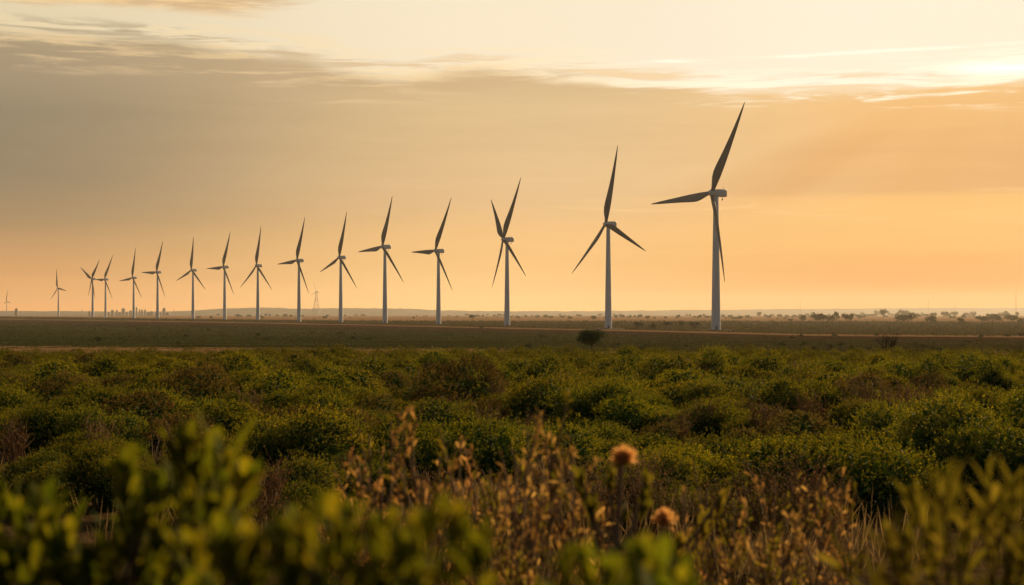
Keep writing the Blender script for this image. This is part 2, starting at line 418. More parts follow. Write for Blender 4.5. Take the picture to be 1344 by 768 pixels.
bmp = gg.node('ShaderNodeBump'); bmp.inputs['Strength'].default_value = 0.6; bmp.inputs['Distance'].default_value = 0.25
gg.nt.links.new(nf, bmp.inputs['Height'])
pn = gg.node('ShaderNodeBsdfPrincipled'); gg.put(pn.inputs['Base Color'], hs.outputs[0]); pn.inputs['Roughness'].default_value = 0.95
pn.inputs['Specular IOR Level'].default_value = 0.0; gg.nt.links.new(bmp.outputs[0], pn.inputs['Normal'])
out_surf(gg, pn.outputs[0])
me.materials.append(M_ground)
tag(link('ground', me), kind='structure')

# far ridge of low hills
HD = 10500.0
rx = [-900, -300, 0, 40, 110, 150, 230, 270, 300, 345, 400, 440, 500, 540, 575, 620, 760, 900, 1000, 1100, 1200, 1344, 1700, 2300]
ry = [408, 408.5, 409, 408.8, 409.2, 410, 409.3, 407.6, 405.6, 404.2, 406, 405, 405.3, 405.8, 407.8, 408.6, 409, 407.5, 406.5, 406, 405, 404.8, 404, 406]
hx = np.linspace(-900, 2300, 1300); hy = np.interp(hx, rx, ry)
kk = np.hanning(31); kk /= kk.sum(); hy = np.convolve(np.pad(hy, 15, 'edge'), kk, 'valid')
top = (HZ - hy) / F * HD + EYE + vnoise(hx * .12, hx * 0, 7) * 3 + vnoise(hx * .5, hx * 0, 8) * 1.8 + vnoise(hx * 1.1, hx * 0, 9) * 2.5 * (vnoise(hx * .05, hx * 0, 10) > .5)
prof = np.linspace(-1, 1, 15); depth = prof * 1500 + HD; hgt = np.cos(prof * math.pi / 2) ** 1.3
X = (hx[None] - 672) / F * HD * np.ones((15, 1)); Y = depth[:, None] * np.ones_like(X); Z = hgt[:, None] * top[None] - 0.6
i = np.arange(14)[:, None] * 1300 + np.arange(1299)[None]
M_hill = plain_mat('hill_scrub', (0.11, 0.105, 0.085), (0.19, 0.16, 0.12), 0.006, 0.95, 0.05, 8)
tag(link('hills', mesh_np('hills', np.stack([X, Y, Z], -1).reshape(-1, 3), np.stack([i, i + 1, i + 1301, i + 1300], -1).reshape(-1, 4), [M_hill], smooth=True)), kind='structure')

# haze: even pale air round the whole scene
hb = MB(); hb.box((-9000, -700, -3.0), (9000, 13500, 175.0))
M_haze, gg = mat('haze_air')
vol = gg.node('ShaderNodeVolumePrincipled')
vol.inputs['Color'].default_value = (0.75, 0.68, 0.61, 1); vol.inputs['Density'].default_value = 4.2e-5
vol.inputs['Anisotropy'].default_value = 0.45
o = gg.node('ShaderNodeOutputMaterial'); gg.nt.links.new(vol.outputs[0], o.inputs['Volume'])
tag(link('haze', hb.mesh('haze', [M_haze])), kind='stuff')

# ------------------------------------------------------------------ wind turbines
def turbine_meshes():
    H = {}
    # tower, 80 m nominal, tapered, with flange rings
    b = MB(); n = 40; rr = lambda z: 2.75 - z / 78 * 1.3
    def ring_section(zr):
        th_ = np.arange(n) / n * 2 * math.pi
        V = np.array([(r * math.cos(t_), r * math.sin(t_), z) for z, r in zr for t_ in th_])
        i_ = np.arange(len(zr) - 1)[:, None] * n; k_ = np.arange(n)[None]; k2 = (k_ + 1) % n
        b.quads(V, np.stack([i_ + k_, i_ + k2, i_ + n + k2, i_ + n + k_], -1).reshape(-1, 4))
    ring_section([(z, rr(z)) for z in (0, 18, 38, 60, 78.4)])
    for z in (18, 38, 60): ring_section([(z - .12, rr(z) + .03), (z + .12, rr(z) + .03)])
    ring_section([(-.2, 2.99), (.3, 2.99)]); ring_section([(.3, 2.99), (.31, 2.7)])
    H['tower'] = b.mesh('tower', [M_white], True)
    # door with frame on the tower foot (faces the viewer)
    b = MB(); b.box((-0.55, -2.86, 0.9), (0.55, -2.60, 3.1)); b.box((-0.8, -3.6, 0.1), (0.8, -2.7, 0.82)); H['door'] = b.mesh('door', [M_dark])
    # nacelle: rounded box, axis +x is towards the rotor, origin at tower top centre
    b = MB(); xs = [-7.2, -7.0, -5.5, -1.0, 1.6, 2.4, 2.7]; hw = [1.45, 1.75, 1.9, 2.0, 1.9, 1.6, 1.2]; zl = [-1.9, -2.15, -2.3, -2.3, -2.2, -1.9, -1.5]; zh = [2.0, 2.3, 2.45, 2.4, 2.2, 1.9, 1.5]
    sec = 20; V = []
    for x_, w_, a_, c__ in zip(xs, hw, zl, zh):
        for k in range(sec):
            t_ = k / sec * 2 * math.pi; cx, cy = math.cos(t_), math.sin(t_)
            e = 0.38
            yy = w_ * math.copysign(abs(cx) ** e, cx); zz = math.copysign(abs(cy) ** e, cy); zz = c__ * zz if zz > 0 else -a_ * zz
            V.append((x_, yy, zz))
    i_ = np.arange(len(xs) - 1)[:, None] * sec; k_ = np.arange(sec)[None]; k2 = (k_ + 1) % sec
    b.quads(V, np.stack([i_ + k_, i_ + k2, i_ + sec + k2, i_ + sec + k_], -1).reshape(-1, 4))
    for e_ in (0, len(xs) - 1):
        ring = V[e_ * sec:(e_ + 1) * sec]; b.tris(ring + [tuple(np.mean(ring, 0))], [(k, (k + 1) % sec, sec) for k in range(sec)])
    H['nacelle'] = b.mesh('nacelle', [M_nac])
    b = MB(); b.tube([(-4.8, 0, -3.6), (-4.8, 0, -2.2)], 0.16, 6); b.box((-5.15, -.3, -4.2), (-4.45, .3, -3.55)); H['hoist'] = b.mesh('hoist', [M_dark])
    b = MB(); b.tube([(-5.4, 0, 2.3), (-5.4, 0, 3.6)], 0.09, 5); b.tube([(-5.4, -.5, 3.5), (-5.4, .5, 3.5)], 0.08, 5); H['wind_vane'] = b.mesh('wind_vane', [M_dark])
    # hub: pointed spinner along +x
    b = MB(); xs = np.array([-1.5, -1.3, -.3, .6, 1.3, 1.8, 2.05]); rs = np.array([1.6, 1.95, 2.05, 1.9, 1.45, .85, .05])
    b.tube(np.stack([xs, 0 * xs, 0 * xs], 1), rs, 20); H['hub'] = b.mesh('hub', [M_nac], True)
    # blade: 60 m along +z, chord along x, thickness along y
    b = MB(); st_ = np.array([0, .02, .05, .09, .14, .20, .27, .36, .48, .60, .72, .83, .92, .97, 1.0])
    ch = np.array([1.9, 1.9, 2.1, 3.0, 4.1, 4.75, 4.7, 4.2, 3.45, 2.75, 2.1, 1.5, .95, .6, .12])
    tk_ = np.array([1.0, 1.0, .88, .60, .40, .30, .25, .22, .2, .18, .17, .16, .15, .15, .15])
    off = np.array([0, 0, 0, .10, .17, .19, .18, .15, .12, .1, .08, .06, .05, .04, .0])
    bend = 1.6 * st_ ** 2.2; twist = np.radians(np.interp(st_, [0, .2, 1], [14, 11, -2])); nn = 18; V = []
    for s_, c0, t0, o0, b0, w0 in zip(st_, ch, tk_, off, bend, twist):
        for k in range(nn):
            a0 = k / nn * 2 * math.pi; x_ = math.cos(a0) * .5; y_ = math.sin(a0) * .5 * t0 * (1 if t0 > .9 else (1 - .55 * (x_ + .5)) * 1.25)
            x_ = (x_ + o0) * c0; y_ = y_ * c0
            V.append((x_ * math.cos(w0) - y_ * math.sin(w0), x_ * math.sin(w0) + y_ * math.cos(w0) + b0, s_ * 60))
    i_ = np.arange(len(st_) - 1)[:, None] * nn; k_ = np.arange(nn)[None]; k2 = (k_ + 1) % nn
    b.quads(V, np.stack([i_ + k_, i_ + k2, i_ + nn + k2, i_ + nn + k_], -1).reshape(-1, 4)); H['blade'] = b.mesh('blade', [M_blade], True)
    # low mound of dark earth round the foot
    b = MB(); rs = np.array([0.1, 4.5, 6.5, 9, 12.5]); hs_ = np.array([.9, .9, .75, .38, -0.4]); n = 36; V = []
    for r_, h_ in zip(rs, hs_):
        for k in range(n):
            a0 = k / n * 2 * math.pi; q = 1 + .16 * math.sin(3 * a0 + r_) * (r_ > 5) + .08 * math.sin(7 * a0)
            V.append((r_ * q * math.cos(a0) * 1.2, r_ * q * math.sin(a0), h_ + (.12 * math.sin(5 * a0 + r_) if r_ > 5 else 0)))
    i_ = np.arange(len(rs) - 1)[:, None] * n; k_ = np.arange(n)[None]; k2 = (k_ + 1) % n
    b.quads(V, np.stack([i_ + k_, i_ + k2, i_ + n + k2, i_ + n + k_], -1).reshape(-1, 4)); H['earth_mound'] = b.mesh('earth_mound', [M_mound], True)
    return H


TM = turbine_meshes()
# tower x, base row, hub point, blade tip points (photo pixels), what singles it out
TURB = [
    (939.7, 434.8, (935.5, 253.5), [(980.2, 133.5), (857, 268.8), (954.6, 370.7)], 'largest wind turbine at the right end of the row'),
    (798.4, 432.5, (796, 294.5), [(812.7, 190.4), (752.6, 359.7), (850.2, 329.5)], 'second largest wind turbine, behind the small round tree'),
    (665.6, 428.6, (661.5, 314.5), [(645.8, 262), (685.4, 232.3), (647.6, 378), (692.3, 362.4)], 'wind turbine with four blades spread like an X, third from the right'),
    (575.6, 426.5, (571.9, 329.4), [(593.9, 258.7), (540.9, 331.4), (595.6, 381.7)], 'wind turbine with level left blade just left of the four-bladed turbine'),
    (505.3, 424.8, (502.5, 324), [(516.4, 257), (471.4, 331.2), (531.5, 370.5)], 'fifth wind turbine from the right, left of the level-bladed one'),
    (447.3, 424.6, (445.8, 338), [(456.3, 277.3), (421, 357.7), (470, 378.5)], 'wind turbine just right of the far lattice tower'),
    (392.5, 423.3, (390.2, 341.9), [(401.3, 284.6), (365, 347.3), (406.7, 385.2)], 'wind turbine just left of the far lattice tower'),
    (338.5, 421.7, (337, 348.8), [(343.5, 296.3), (316.7, 377.5), (358, 380.2)], 'eighth wind turbine from the right, before the highest hump of the hills'),
    (294.9, 420.6, (293.3, 350.5), [(303.3, 303.3), (272.3, 353), (308.4, 387.3)], 'ninth wind turbine from the right, with a level left blade'),
    (253.4, 420.0, (251.6, 354.7), [(254.8, 310.4), (232.1, 369), (270.9, 380.5)], 'wind turbine just right of the distant city skyline'),
    (206.9, 419.7, (205.8, 357.4), [(214.6, 316), (186.4, 357.8), (217.7, 390)], 'wind turbine standing before the right end of the distant skyline'),
    (175.5, 418.9, (174.2, 364.7), [(178.6, 324.5), (157, 369.2), (187, 391.3)], 'wind turbine standing before the middle of the distant skyline'),
    (138.6, 417.8, (137.5, 366.3), [(149, 334.2), (124.5, 367), (148.4, 392)], 'right one of two close wind turbines left of the skyline'),
    (121.7, 417.8, (120.8, 365.5), [(106, 351), (131.6, 340.5), (116.4, 389.4), (125.5, 392.8)], 'four-bladed left one of two close wind turbines left of the skyline'),
    (76.7, 416.4, (75.8, 378.4), [(74.2, 352.5), (66.7, 393.3), (88.6, 381.9)], 'small wind turbine alone between the close pair and the left edge'),
    (8.6, 413.6, (9.2, 395), [(10.4, 379), (4.7, 399.4), (15, 398)], 'tiny faint wind turbine on the horizon at the left edge'),
]
TPX = []
for (tx, yb, (hx_, hy_), tips, lab) in TURB:
    h = yb - hy_
    D = EYE * F / (yb - HZ); ht = min(86, max(70, h * D / F)); D = ht * F / h
    if tx < 20: D = 7600.0; ht = h * D / F
    x0 = (tx - 672) / F * D; s = ht / 80.0
    root = empty('wind_turbine', (x0, D, 0.0)); TPX.append((tx, D))
    tag(root, lab, 'wind turbine', 'row of wind turbines along the field')
    link('earth_mound', TM['earth_mound'], root)
    tw_ = link('tower', TM['tower'], root); tw_.scale = (s, s, s)
    if D < 2000: link('door', TM['door'], tw_)
    # rotor frame: the rotor faces left and towards the viewer
    view = Vector((x0, D, 0)).normalized(); rightv = Vector((view.y, -view.x, 0)); c = 0.60; sn = 0.80
    axis = (-rightv * sn - view * c)                 # from tower to hub
    hpl = (rightv * c - view * sn)                   # horizontal direction in the rotor plane
    upv = Vector((0, 0, 1))
    rotm = Matrix((axis, upv.cross(axis), upv)).transposed().to_4x4()
    nac = link('nacelle', TM['nacelle'], root); nac.matrix_local = Matrix.Translation((0, 0, ht)) @ rotm @ Matrix.Scale(s * .95, 4)
    if D < 2000:
        link('hoist', TM['hoist'], nac); link('wind_vane', TM['wind_vane'], nac)
    over = max(1.0, (tx - hx_) / F * D / sn); hubp = axis * (over + .9 * s) + upv * ht
    hub = link('hub', TM['hub'], root); hub.matrix_local = Matrix.Translation(hubp) @ rotm @ Matrix.Scale(s, 4)
    for (bx, by) in tips:
        # the tip lies in the plane the rotor turns in
        hw_ = Vector((x0, D, 0)) + hubp; ray = Vector(((bx - 672) / F, 1.0, -(by - HZ) / F)); eye_ = Vector((0, 0, EYE))
        t_ = (hw_ - eye_).dot(axis) / ray.dot(axis); bv = eye_ + ray * t_ - hw_
        L = bv.length; sp = bv.normalized()
        ta = axis.cross(sp).normalized()
        pit = math.radians(12); ch_ = ta * math.cos(pit) + axis * math.sin(pit); nrm = sp.cross(ch_)
        bl = link('blade', TM['blade'], root)
        bl.matrix_local = Matrix.Translation(hubp) @ Matrix((ch_, nrm, sp)).transposed().to_4x4() @ Matrix.Diagonal((s * 1.2, s, L / 60, 1))

# ------------------------------------------------------------------ far lattice tower with a small rotor, masts
def lattice(px, d):
    k = d / F; zb = 0.0; root = empty('lattice_tower', ((px - 672) * k, d, zb))
    tag(root, 'faint lattice tower with small rotor on the horizon between two turbines', 'lattice tower')
    b = MB(); wb, wm = 5.6 * k, 1.5 * k; z1, z2 = 18.5 * k + EYE, 29 * k + EYE; r = .16 * k
    lv = [(0, wb), (7 * k + EYE * .4, wb * .70), (13 * k + EYE * .7, wb * .47), (z1, wm), ((z1 + z2) / 2, wm * .8), (z2, wm * .6)]
    for sx in (-1, 1):
        for sy in (-1, 1): b.tube([(sx * w, sy * w, z) for z, w in lv], r, 4)
    for (za, wa), (zc, wc) in zip(lv, lv[1:]):
        for sy in (-1, 1):
            b.tube([(-wa, sy * wa, za), (wc, sy * wc, zc)], r * .6, 4); b.tube([(wa, sy * wa, za), (-wc, sy * wc, zc)], r * .6, 4)
            b.tube([(sy * wa, -wa, za), (sy * wc, wc, zc)], r * .6, 4); b.tube([(sy * wa, wa, za), (sy * wc, -wc, zc)], r * .6, 4)
            b.tube([(-wc, sy * wc, zc), (wc, sy * wc, zc)], r * .6, 4)
    link('frame', b.mesh('lattice_frame', [M_steel]), root)
    b = MB()
    for sx in (-1, 1): b.tube([(0, 0, z1), (sx * 3.2 * k, 0, z1 + .4 * k), (sx * 4.6 * k, 0, z1 - 1.6 * k)], [r * 1.3, r, r * .5], 4)
    link('crossarm', b.mesh('crossarm', [M_steel]), root)
    b = MB(); b.box((-1.0 * k, -1 * k, z2 - .5 * k), (1.4 * k, 1 * k, z2 + .7 * k)); link('rotor_head', b.mesh('rotor_head', [M_steel]), root)
    for ex, ez in ((-3.6, 12.5), (5.2, -1.2), (-6.6, -4.5)):
        b = MB(); n = 8; tt = np.linspace(0, 1, n)
        b.tube(np.stack([tt * ex * k, -1.2 * k + 0 * tt, z2 + tt * ez * k], 1), (.16 + .22 * np.sin(tt * 3.0) * (1 - tt)) * k * .8 + .03, 5)
        link('blade', b.mesh('small_blade', [M_blade]), root)
lattice(415.3, 8600.0)
def mast(px, ytop, d, lab):
    k = d / F; root = empty('radio_mast', ((px - 672) * k, d, 0)); tag(root, lab, 'mast', 'thin masts on the horizon')
    H_ = (HZ - ytop) * k + EYE; r = .20 * k
    b = MB(); b.tube([(0, 0, 0), (0, 0, H_ * .9), (0, 0, H_)], [r * 1.3, r * .9, r * .3], 5); link('pole', b.mesh('mast_pole', [M_steel]), root)
    b = MB()
    for q in (.45, .7, .85): b.tube([(-.8 * k, 0, H_ * q), (.8 * k, 0, H_ * q)], r * .6, 4)
    link('antenna_arm', b.mesh('mast_arms', [M_steel]), root)
mast(1333.5, 379, 3600, 'tall thin mast rising over the plain near the right edge')
mast(1218.5, 393, 6500, 'short thin mast on the skyline right of the bare tree')
mast(1253.5, 395, 6800, 'faintest thin mast between the short mast and the right edge mast')
mast(1050.5, 395.5, 6800, 'faint thin mast on the skyline above the broad tree clump')
mast(107.5, 404, 5200, 'thin mast left of the close pair of turbines')
mast(228, 405.5, 6600, 'thin mast on the skyline just left of a turbine')

# ------------------------------------------------------------------ distant city
def building(px, w, ytop, d, lab, style):
    k = d / F; root = empty('tower_block', ((px - 672) * k, d, 0)); tag(root, lab, 'building', 'hazy buildings of the far skyline')
    W_ = w * k / 2; H_ = (HZ - ytop) * k + EYE; Dp = W_ * .8
    b = MB(); b.box((-W_, -Dp, -1), (W_, Dp, H_))
    link('wall', b.mesh('block_wall', [M_conc]), root)
    b = MB(); nf_ = max(3, int(H_ / 4.0))
    for q in range(nf_): z = 2 + q * (H_ - 3) / nf_; b.box((-W_ * .9, -Dp - .25, z), (W_ * .9, -Dp - .03, z + (H_ - 3) / nf_ * .5))
    link('window_band', b.mesh('block_windows', [M_glass]), root)
    b = MB()
    if style == 0: b.box((-W_ * .5, -Dp * .5, H_ + .02), (W_ * .3, Dp * .5, H_ + 3.5))
    elif style == 1: b.box((-W_ * .7, -Dp * .7, H_ + .02), (W_ * .7, Dp * .7, H_ + 4)); b.tube([(0, 0, H_ + 4.02), (0, 0, H_ + 12)], .5, 5)
    else:
        tt = np.linspace(0, 1.5, 7); b.tube(np.stack([0 * tt, 0 * tt, H_ + .02 + np.sin(tt) * W_ * 1.1], 1), W_ * .95 * np.cos(tt) + .05, 14)
    link('roof', b.mesh('block_roof', [M_conc]), root)
ords = ['first', 'second', 'third', 'fourth', 'fifth', 'sixth', 'seventh', 'eighth', 'ninth', 'tenth', 'eleventh', 'twelfth', 'thirteenth', 'fourteenth', 'fifteenth', 'sixteenth', 'seventeenth', 'eighteenth', 'nineteenth', 'twentieth',
        'twenty-first', 'twenty-second', 'twenty-third', 'twenty-fourth', 'twenty-fifth', 'twenty-sixth', 'twenty-seventh', 'twenty-eighth', 'twenty-ninth', 'thirtieth', 'thirty-first', 'thirty-second', 'thirty-third', 'thirty-fourth', 'thirty-fifth', 'thirty-sixth', 'thirty-seventh', 'thirty-eighth', 'thirty-ninth', 'fortieth']
for t_ in ('forty', 'fifty', 'sixty', 'seventy', 'eighty', 'ninety'):
    if t_ != 'forty': ords.append(t_[:-1] + 'ieth')
    ords += [t_ + '-' + u_ for u_ in ('first', 'second', 'third', 'fourth', 'fifth', 'sixth', 'seventh', 'eighth', 'ninth')]

city = [(143, 3, 410.5, 0), (147.7, 3.4, 407.3, 0), (153.5, 2.4, 407.8, 1), (157.5, 3.6, 410, 0), (162, 4.2, 405.2, 0), (166.5, 4, 410, 0), (171.5, 3.6, 408, 0), (179.3, 2.2, 404.2, 1), (183.5, 1.8, 406.4, 0), (186.7, 2.2, 406.8, 0), (190.5, 2.4, 407.2, 1), (194, 3.6, 410.2, 0), (199, 6, 409.2, 0), (204, 4, 410.2, 0), (210.5, 3.4, 410, 0), (215.3, 4.0, 406, 2), (220, 5, 410.3, 0)]
for q, (px, w, yt, stl) in enumerate(city):
    look = {0: 'flat-topped tower block', 1: 'slim tower block with a rooftop spike', 2: 'dome-topped tower block'}[stl]
    building(px, w, yt, 8750 + 60 * (q % 4), f'hazy grey {look}, {ords[q]} from left in the far skyline', stl)
building(117.3, 1.8, 408.6, 5600, 'small dark block beside the close pair of turbines', 0)
building(21.5, 3.6, 406.6, 7400, 'squat dome-topped building on the far ridge near the left edge', 2)


# ------------------------------------------------------------------ plants: prototypes
def bush_leaves(nspr, nfill, lsize, flat=0.85, lobes=9, spread=0.74):
    """crown of one bush, radius about 1: lobes carry leafy sprigs, larger leaves fill the inside"""
    a = rng.uniform(0, 2 * math.pi, lobes); r = np.sqrt(rng.uniform(0, 1, lobes)) * spread
    lr = rng.uniform(.22, .52, lobes) * (1.15 - r * .45)
    cz = np.clip((1 - (r / .95) ** 2), .1, 1) * flat * rng.uniform(.38, .92, lobes)
    C = np.stack([r * np.cos(a), r * np.sin(a), cz], 1)
    # sprigs on lobe surfaces
    li = rng.choice(lobes, nspr, p=lr ** 2 / (lr ** 2).sum()); d = rdir(nspr); d[:, 2] = np.abs(d[:, 2]) * 1.0 + d[:, 2] * .25; d = unit(d)
    p = C[li] + d * lr[li][:, None] * (rng.uniform(.80, 1.05, nspr) + .45 * (rng.random(nspr) ** 6))[:, None] * np.array([1, 1, .92])
    keep = np.ones(nspr, bool)
    for j in range(lobes): keep &= ~((np.linalg.norm(p - C[j], axis=1) < lr[j] * .72) & (li != j))
    keep &= p[:, 2] > 0.03
    p = p[keep]; d = d[keep]; n = len(p)
    ax = unit(d * .7 + np.array([0, 0, .75]) + rng.normal(size=(n, 3)) * .35)
    per = 8; ln = lsize * rng.uniform(1.2, 3.4, n)
    VV = []; QQ = []; tot = 0
    for q in range(per):
        f = (q + .3) / per
        ang = q * 2.4 + rng.uniform(0, 1, n)
        e1 = unit(np.cross(ax, [0.31, 0.2, 0.9])); e2 = np.cross(ax, e1)
        side = e1 * np.cos(ang)[:, None] + e2 * np.sin(ang)[:, None]
        D_ = unit(side * (1 - .5 * f) + ax * (.5 + .5 * f)); N_ = unit(ax * .6 - side * .4 + rng.normal(size=(n, 3)) * .55)
        V, Q = leaf_quads(p + ax * (ln * f)[:, None], D_, N_, lsize * rng.uniform(.7, 1.15, n) * (1.1 - .4 * f), lsize * rng.uniform(.38, .58, n))
        VV.append(V); QQ.append(Q + tot); tot += len(V)
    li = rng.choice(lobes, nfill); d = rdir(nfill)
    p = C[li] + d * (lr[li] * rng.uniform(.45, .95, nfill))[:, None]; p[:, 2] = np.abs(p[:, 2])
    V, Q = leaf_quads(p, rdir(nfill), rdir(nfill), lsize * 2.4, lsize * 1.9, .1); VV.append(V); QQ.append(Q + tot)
    return np.vstack(VV), np.vstack(QQ), C, lr, nfill


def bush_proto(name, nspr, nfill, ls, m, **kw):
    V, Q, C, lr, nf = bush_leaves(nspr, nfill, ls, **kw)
    me = mesh_np(name, V, Q, [m, M_shade_green], np.concatenate([np.zeros(len(Q) - nf), np.ones(nf)]))  # filler leaves inside get the darker green with shade in its colour
    b = MB()
    for c0, r0 in zip(C, lr):
        mid = c0 * np.array([.45, .45, .5]) + rng.normal(size=3) * .04
        b.tube([(c0[0] * .12, c0[1] * .12, -0.06), mid, c0 + rng.normal(size=3) * .05], [.022, .015, .007], 5)
    return me, b.mesh(name + '_stems', [M_bark], True)


def twig_plant(b, nst, h, spread, leaf_n, lsz, mi_leaf, mi_stem=0, rs=.005, tuft=0.0, elong=1.0):
    """dry plant: forking stems carrying small leaves or husks; appended to mesh builder b"""
    LP = []; LD = []
    for _ in range(nst):
        a = R.uniform(0, 6.283); sp = spread * R.uniform(.2, 1); hh_ = h * R.uniform(.6, 1.05)
        base = np.array([R.gauss(0, .05), R.gauss(0, .05), -.04])
        tip = np.array([math.cos(a) * sp, math.sin(a) * sp, hh_])
        tt = np.linspace(0, 1, 6)[:, None]
        cv = base + (tip - base) * tt + np.array([math.cos(a), math.sin(a), 0]) * sp * .25 * (tt ** 2 - tt) + rng.normal(size=(6, 3)) * .012 * h * tt
        b.tube(cv, np.linspace(rs, rs * .35, 6), 4, mi_stem, False)
        for _k in range(R.randint(3, 6)):
            q = R.uniform(.35, .9); s0 = cv[int(q * 5)] + (cv[min(5, int(q * 5) + 1)] - cv[int(q * 5)]) * (q * 5 % 1)
            dd = unit(np.array([R.gauss(0, 1), R.gauss(0, 1), R.uniform(.7, 1.8)])); L = h * R.uniform(.12, .3)
            e = s0 + dd * L; m_ = (s0 + e) / 2 + rng.normal(size=3) * .01 * h
            b.tube([s0, m_, e], [rs * .5, rs * .4, rs * .25], 3, mi_stem, False)
            for f in np.linspace(.15, 1, leaf_n): LP.append(s0 + (e - s0) * f); LD.append(dd + rng.normal(size=3) * .7)
        for f in np.linspace(.45, 1, leaf_n * 2): LP.append(cv[min(5, int(f * 5))] + rng.normal(size=3) * .008 * h); LD.append((tip - base) / h + rng.normal(size=3) * .6)
        if tuft:
            for _k in range(int(18 * tuft)): f = R.uniform(.72, 1.0); LP.append(base + (tip - base) * f + rng.normal(size=3) * .012); LD.append((tip - base) / h + rng.normal(size=3) * .5)
    LP = np.array(LP); LD = np.array(LD)
    V, Q = leaf_quads(LP, LD, rdir(len(LP)), lsz * elong * rng.uniform(.6, 1.3, len(LP)), lsz * .42 * rng.uniform(.6, 1.3, len(LP)))
    b.quads(V, Q, mi_leaf)


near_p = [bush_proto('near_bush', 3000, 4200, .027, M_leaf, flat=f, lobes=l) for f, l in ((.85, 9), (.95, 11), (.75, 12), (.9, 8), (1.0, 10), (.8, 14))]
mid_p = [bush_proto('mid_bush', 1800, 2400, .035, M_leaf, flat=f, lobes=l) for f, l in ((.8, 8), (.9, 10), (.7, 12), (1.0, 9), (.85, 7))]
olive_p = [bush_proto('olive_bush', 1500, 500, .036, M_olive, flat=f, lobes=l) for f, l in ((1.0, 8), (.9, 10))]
dry_p = []
for q in range(4):
    b = MB(); twig_plant(b, 34, 1.0, .55, 6, .035, 1, 0, .008); dry_p.append(b.mesh('dry_shrub', [M_twig, M_dry]))

# ------------------------------------------------------------------ bush layout
# bare gaps between bushes: photo x, y, half width, half height
gaps = [(75, 521, 55, 9), (60, 487, 60, 7), (430, 515, 45, 7), (1062, 578, 38, 14), (470, 540, 20, 5), (330, 700, 30, 20), (640, 665, 35, 14), (1010, 750, 60, 20), (230, 478, 40, 4), (560, 560, 14, 6)]
def in_gap(px, py): return any(((px - a) / w) ** 2 + ((py - b_) / h_) ** 2 < 1 for a, b_, w, h_ in gaps)
# bushes that stand out in the photo: foot x, foot y, width (pixels), kind
hero = [(130, 690, 170, 'near'), (50, 675, 150, 'near'), (215, 700, 130, 'near'), (105, 516, 120, 'mid'), (205, 520, 135, 'mid'), (335, 508, 110, 'mid'), (25, 512, 50, 'mid'), (865, 512, 120, 'mid'), (940, 508, 100, 'mid'), (1150, 502, 75, 'mid'), (500, 560, 110, 'mid'),
        (480, 545, 120, 'near'), (610, 525, 100, 'mid'), (370, 560, 120, 'mid'), (1060, 568, 170, 'near'), (700, 555, 100, 'near'), (960, 560, 170, 'near'), (1230, 570, 110, 'olive'), (200, 620, 190, 'olive'),
        (400, 650, 230, 'near'), (600, 660, 230, 'near'), (950, 680, 250, 'near'), (1120, 690, 260, 'near'), (1270, 660, 250, 'near'), (120, 610, 170, 'near'), (40, 590, 130, 'near'), (720, 640, 190, 'near'), (560, 600, 150, 'near'),
        (1040, 560, 120, 'mid'), (1180, 620, 160, 'near'), (1300, 600, 150, 'near'), (820, 600, 140, 'near'), (880, 620, 120, 'olive'), (300, 600, 150, 'near'), (760, 560, 110, 'olive'), (1100, 520, 90, 'mid'), (380, 690, 170, 'near'), (860, 690, 170, 'near'), (270, 660, 160, 'near')]
bushes = []   # x, y, radius, kind
for px, py, w, kd in hero:
    x, d, z = on_ground(px, py - w * .10); bushes.append((x, d, w / F * d * .46, kd))
occ = [(b_[0], b_[1], b_[2]) for b_ in bushes]
tries = 0
while tries < 60000 and len(bushes) < 1300:
    tries += 1
    d = math.sqrt(R.uniform(13.5 ** 2, 178 ** 2)); px = R.uniform(-130, 1474); x = (px - 672) / F * d
    py = HZ + (EYE - gzf(x, d)) / d * F
    if in_gap(px, py - 4): continue
    dens = vnoise(np.array([x * .12]), np.array([d * .07]), 12)[0]
    if dens < .24: continue
    if py < 474 and px < 640 and R.random() < (474 - py) / 12: continue
    if py < 468 and R.random() < (468 - py) / 9: continue
    rad = (0.62 + .009 * d) * R.choice([.5, .7, .85, 1.0, 1.1, 1.3, 1.5]); rad = min(rad, 2.7)
    if py - rad * 1.0 * F / d < np.interp(px, [0, 640, 760, 1344], [461, 462, 463, 465]) - R.uniform(0, 2.5): continue
    if any((x - a) ** 2 + ((d - b_) * .8) ** 2 < (.61 * (rad + r_)) ** 2 for a, b_, r_ in occ): continue
    occ.append((x, d, rad)); u = R.random()
    kd = 'olive' if u < .19 else ('near' if d < 34 else 'mid')
    bushes.append((x, d, rad, kd))
tries = 0; n1st = len(bushes)
while tries < 40000 and len(bushes) < n1st + 420:
    tries += 1
    d = math.sqrt(R.uniform(13.5 ** 2, 120 ** 2)); px = R.uniform(-100, 1444); x = (px - 672) / F * d
    py = HZ + (EYE - gzf(x, d)) / d * F
    if in_gap(px, py - 4): continue
    rad = (0.40 + .006 * d) * R.uniform(.7, 1.2)
    if any((x - a) ** 2 + ((d - b_) * .8) ** 2 < (.58 * (rad + r_)) ** 2 for a, b_, r_ in occ): continue
    occ.append((x, d, rad)); bushes.append((x, d, rad, 'olive' if R.random() < .12 else ('near' if d < 34 else 'mid')))
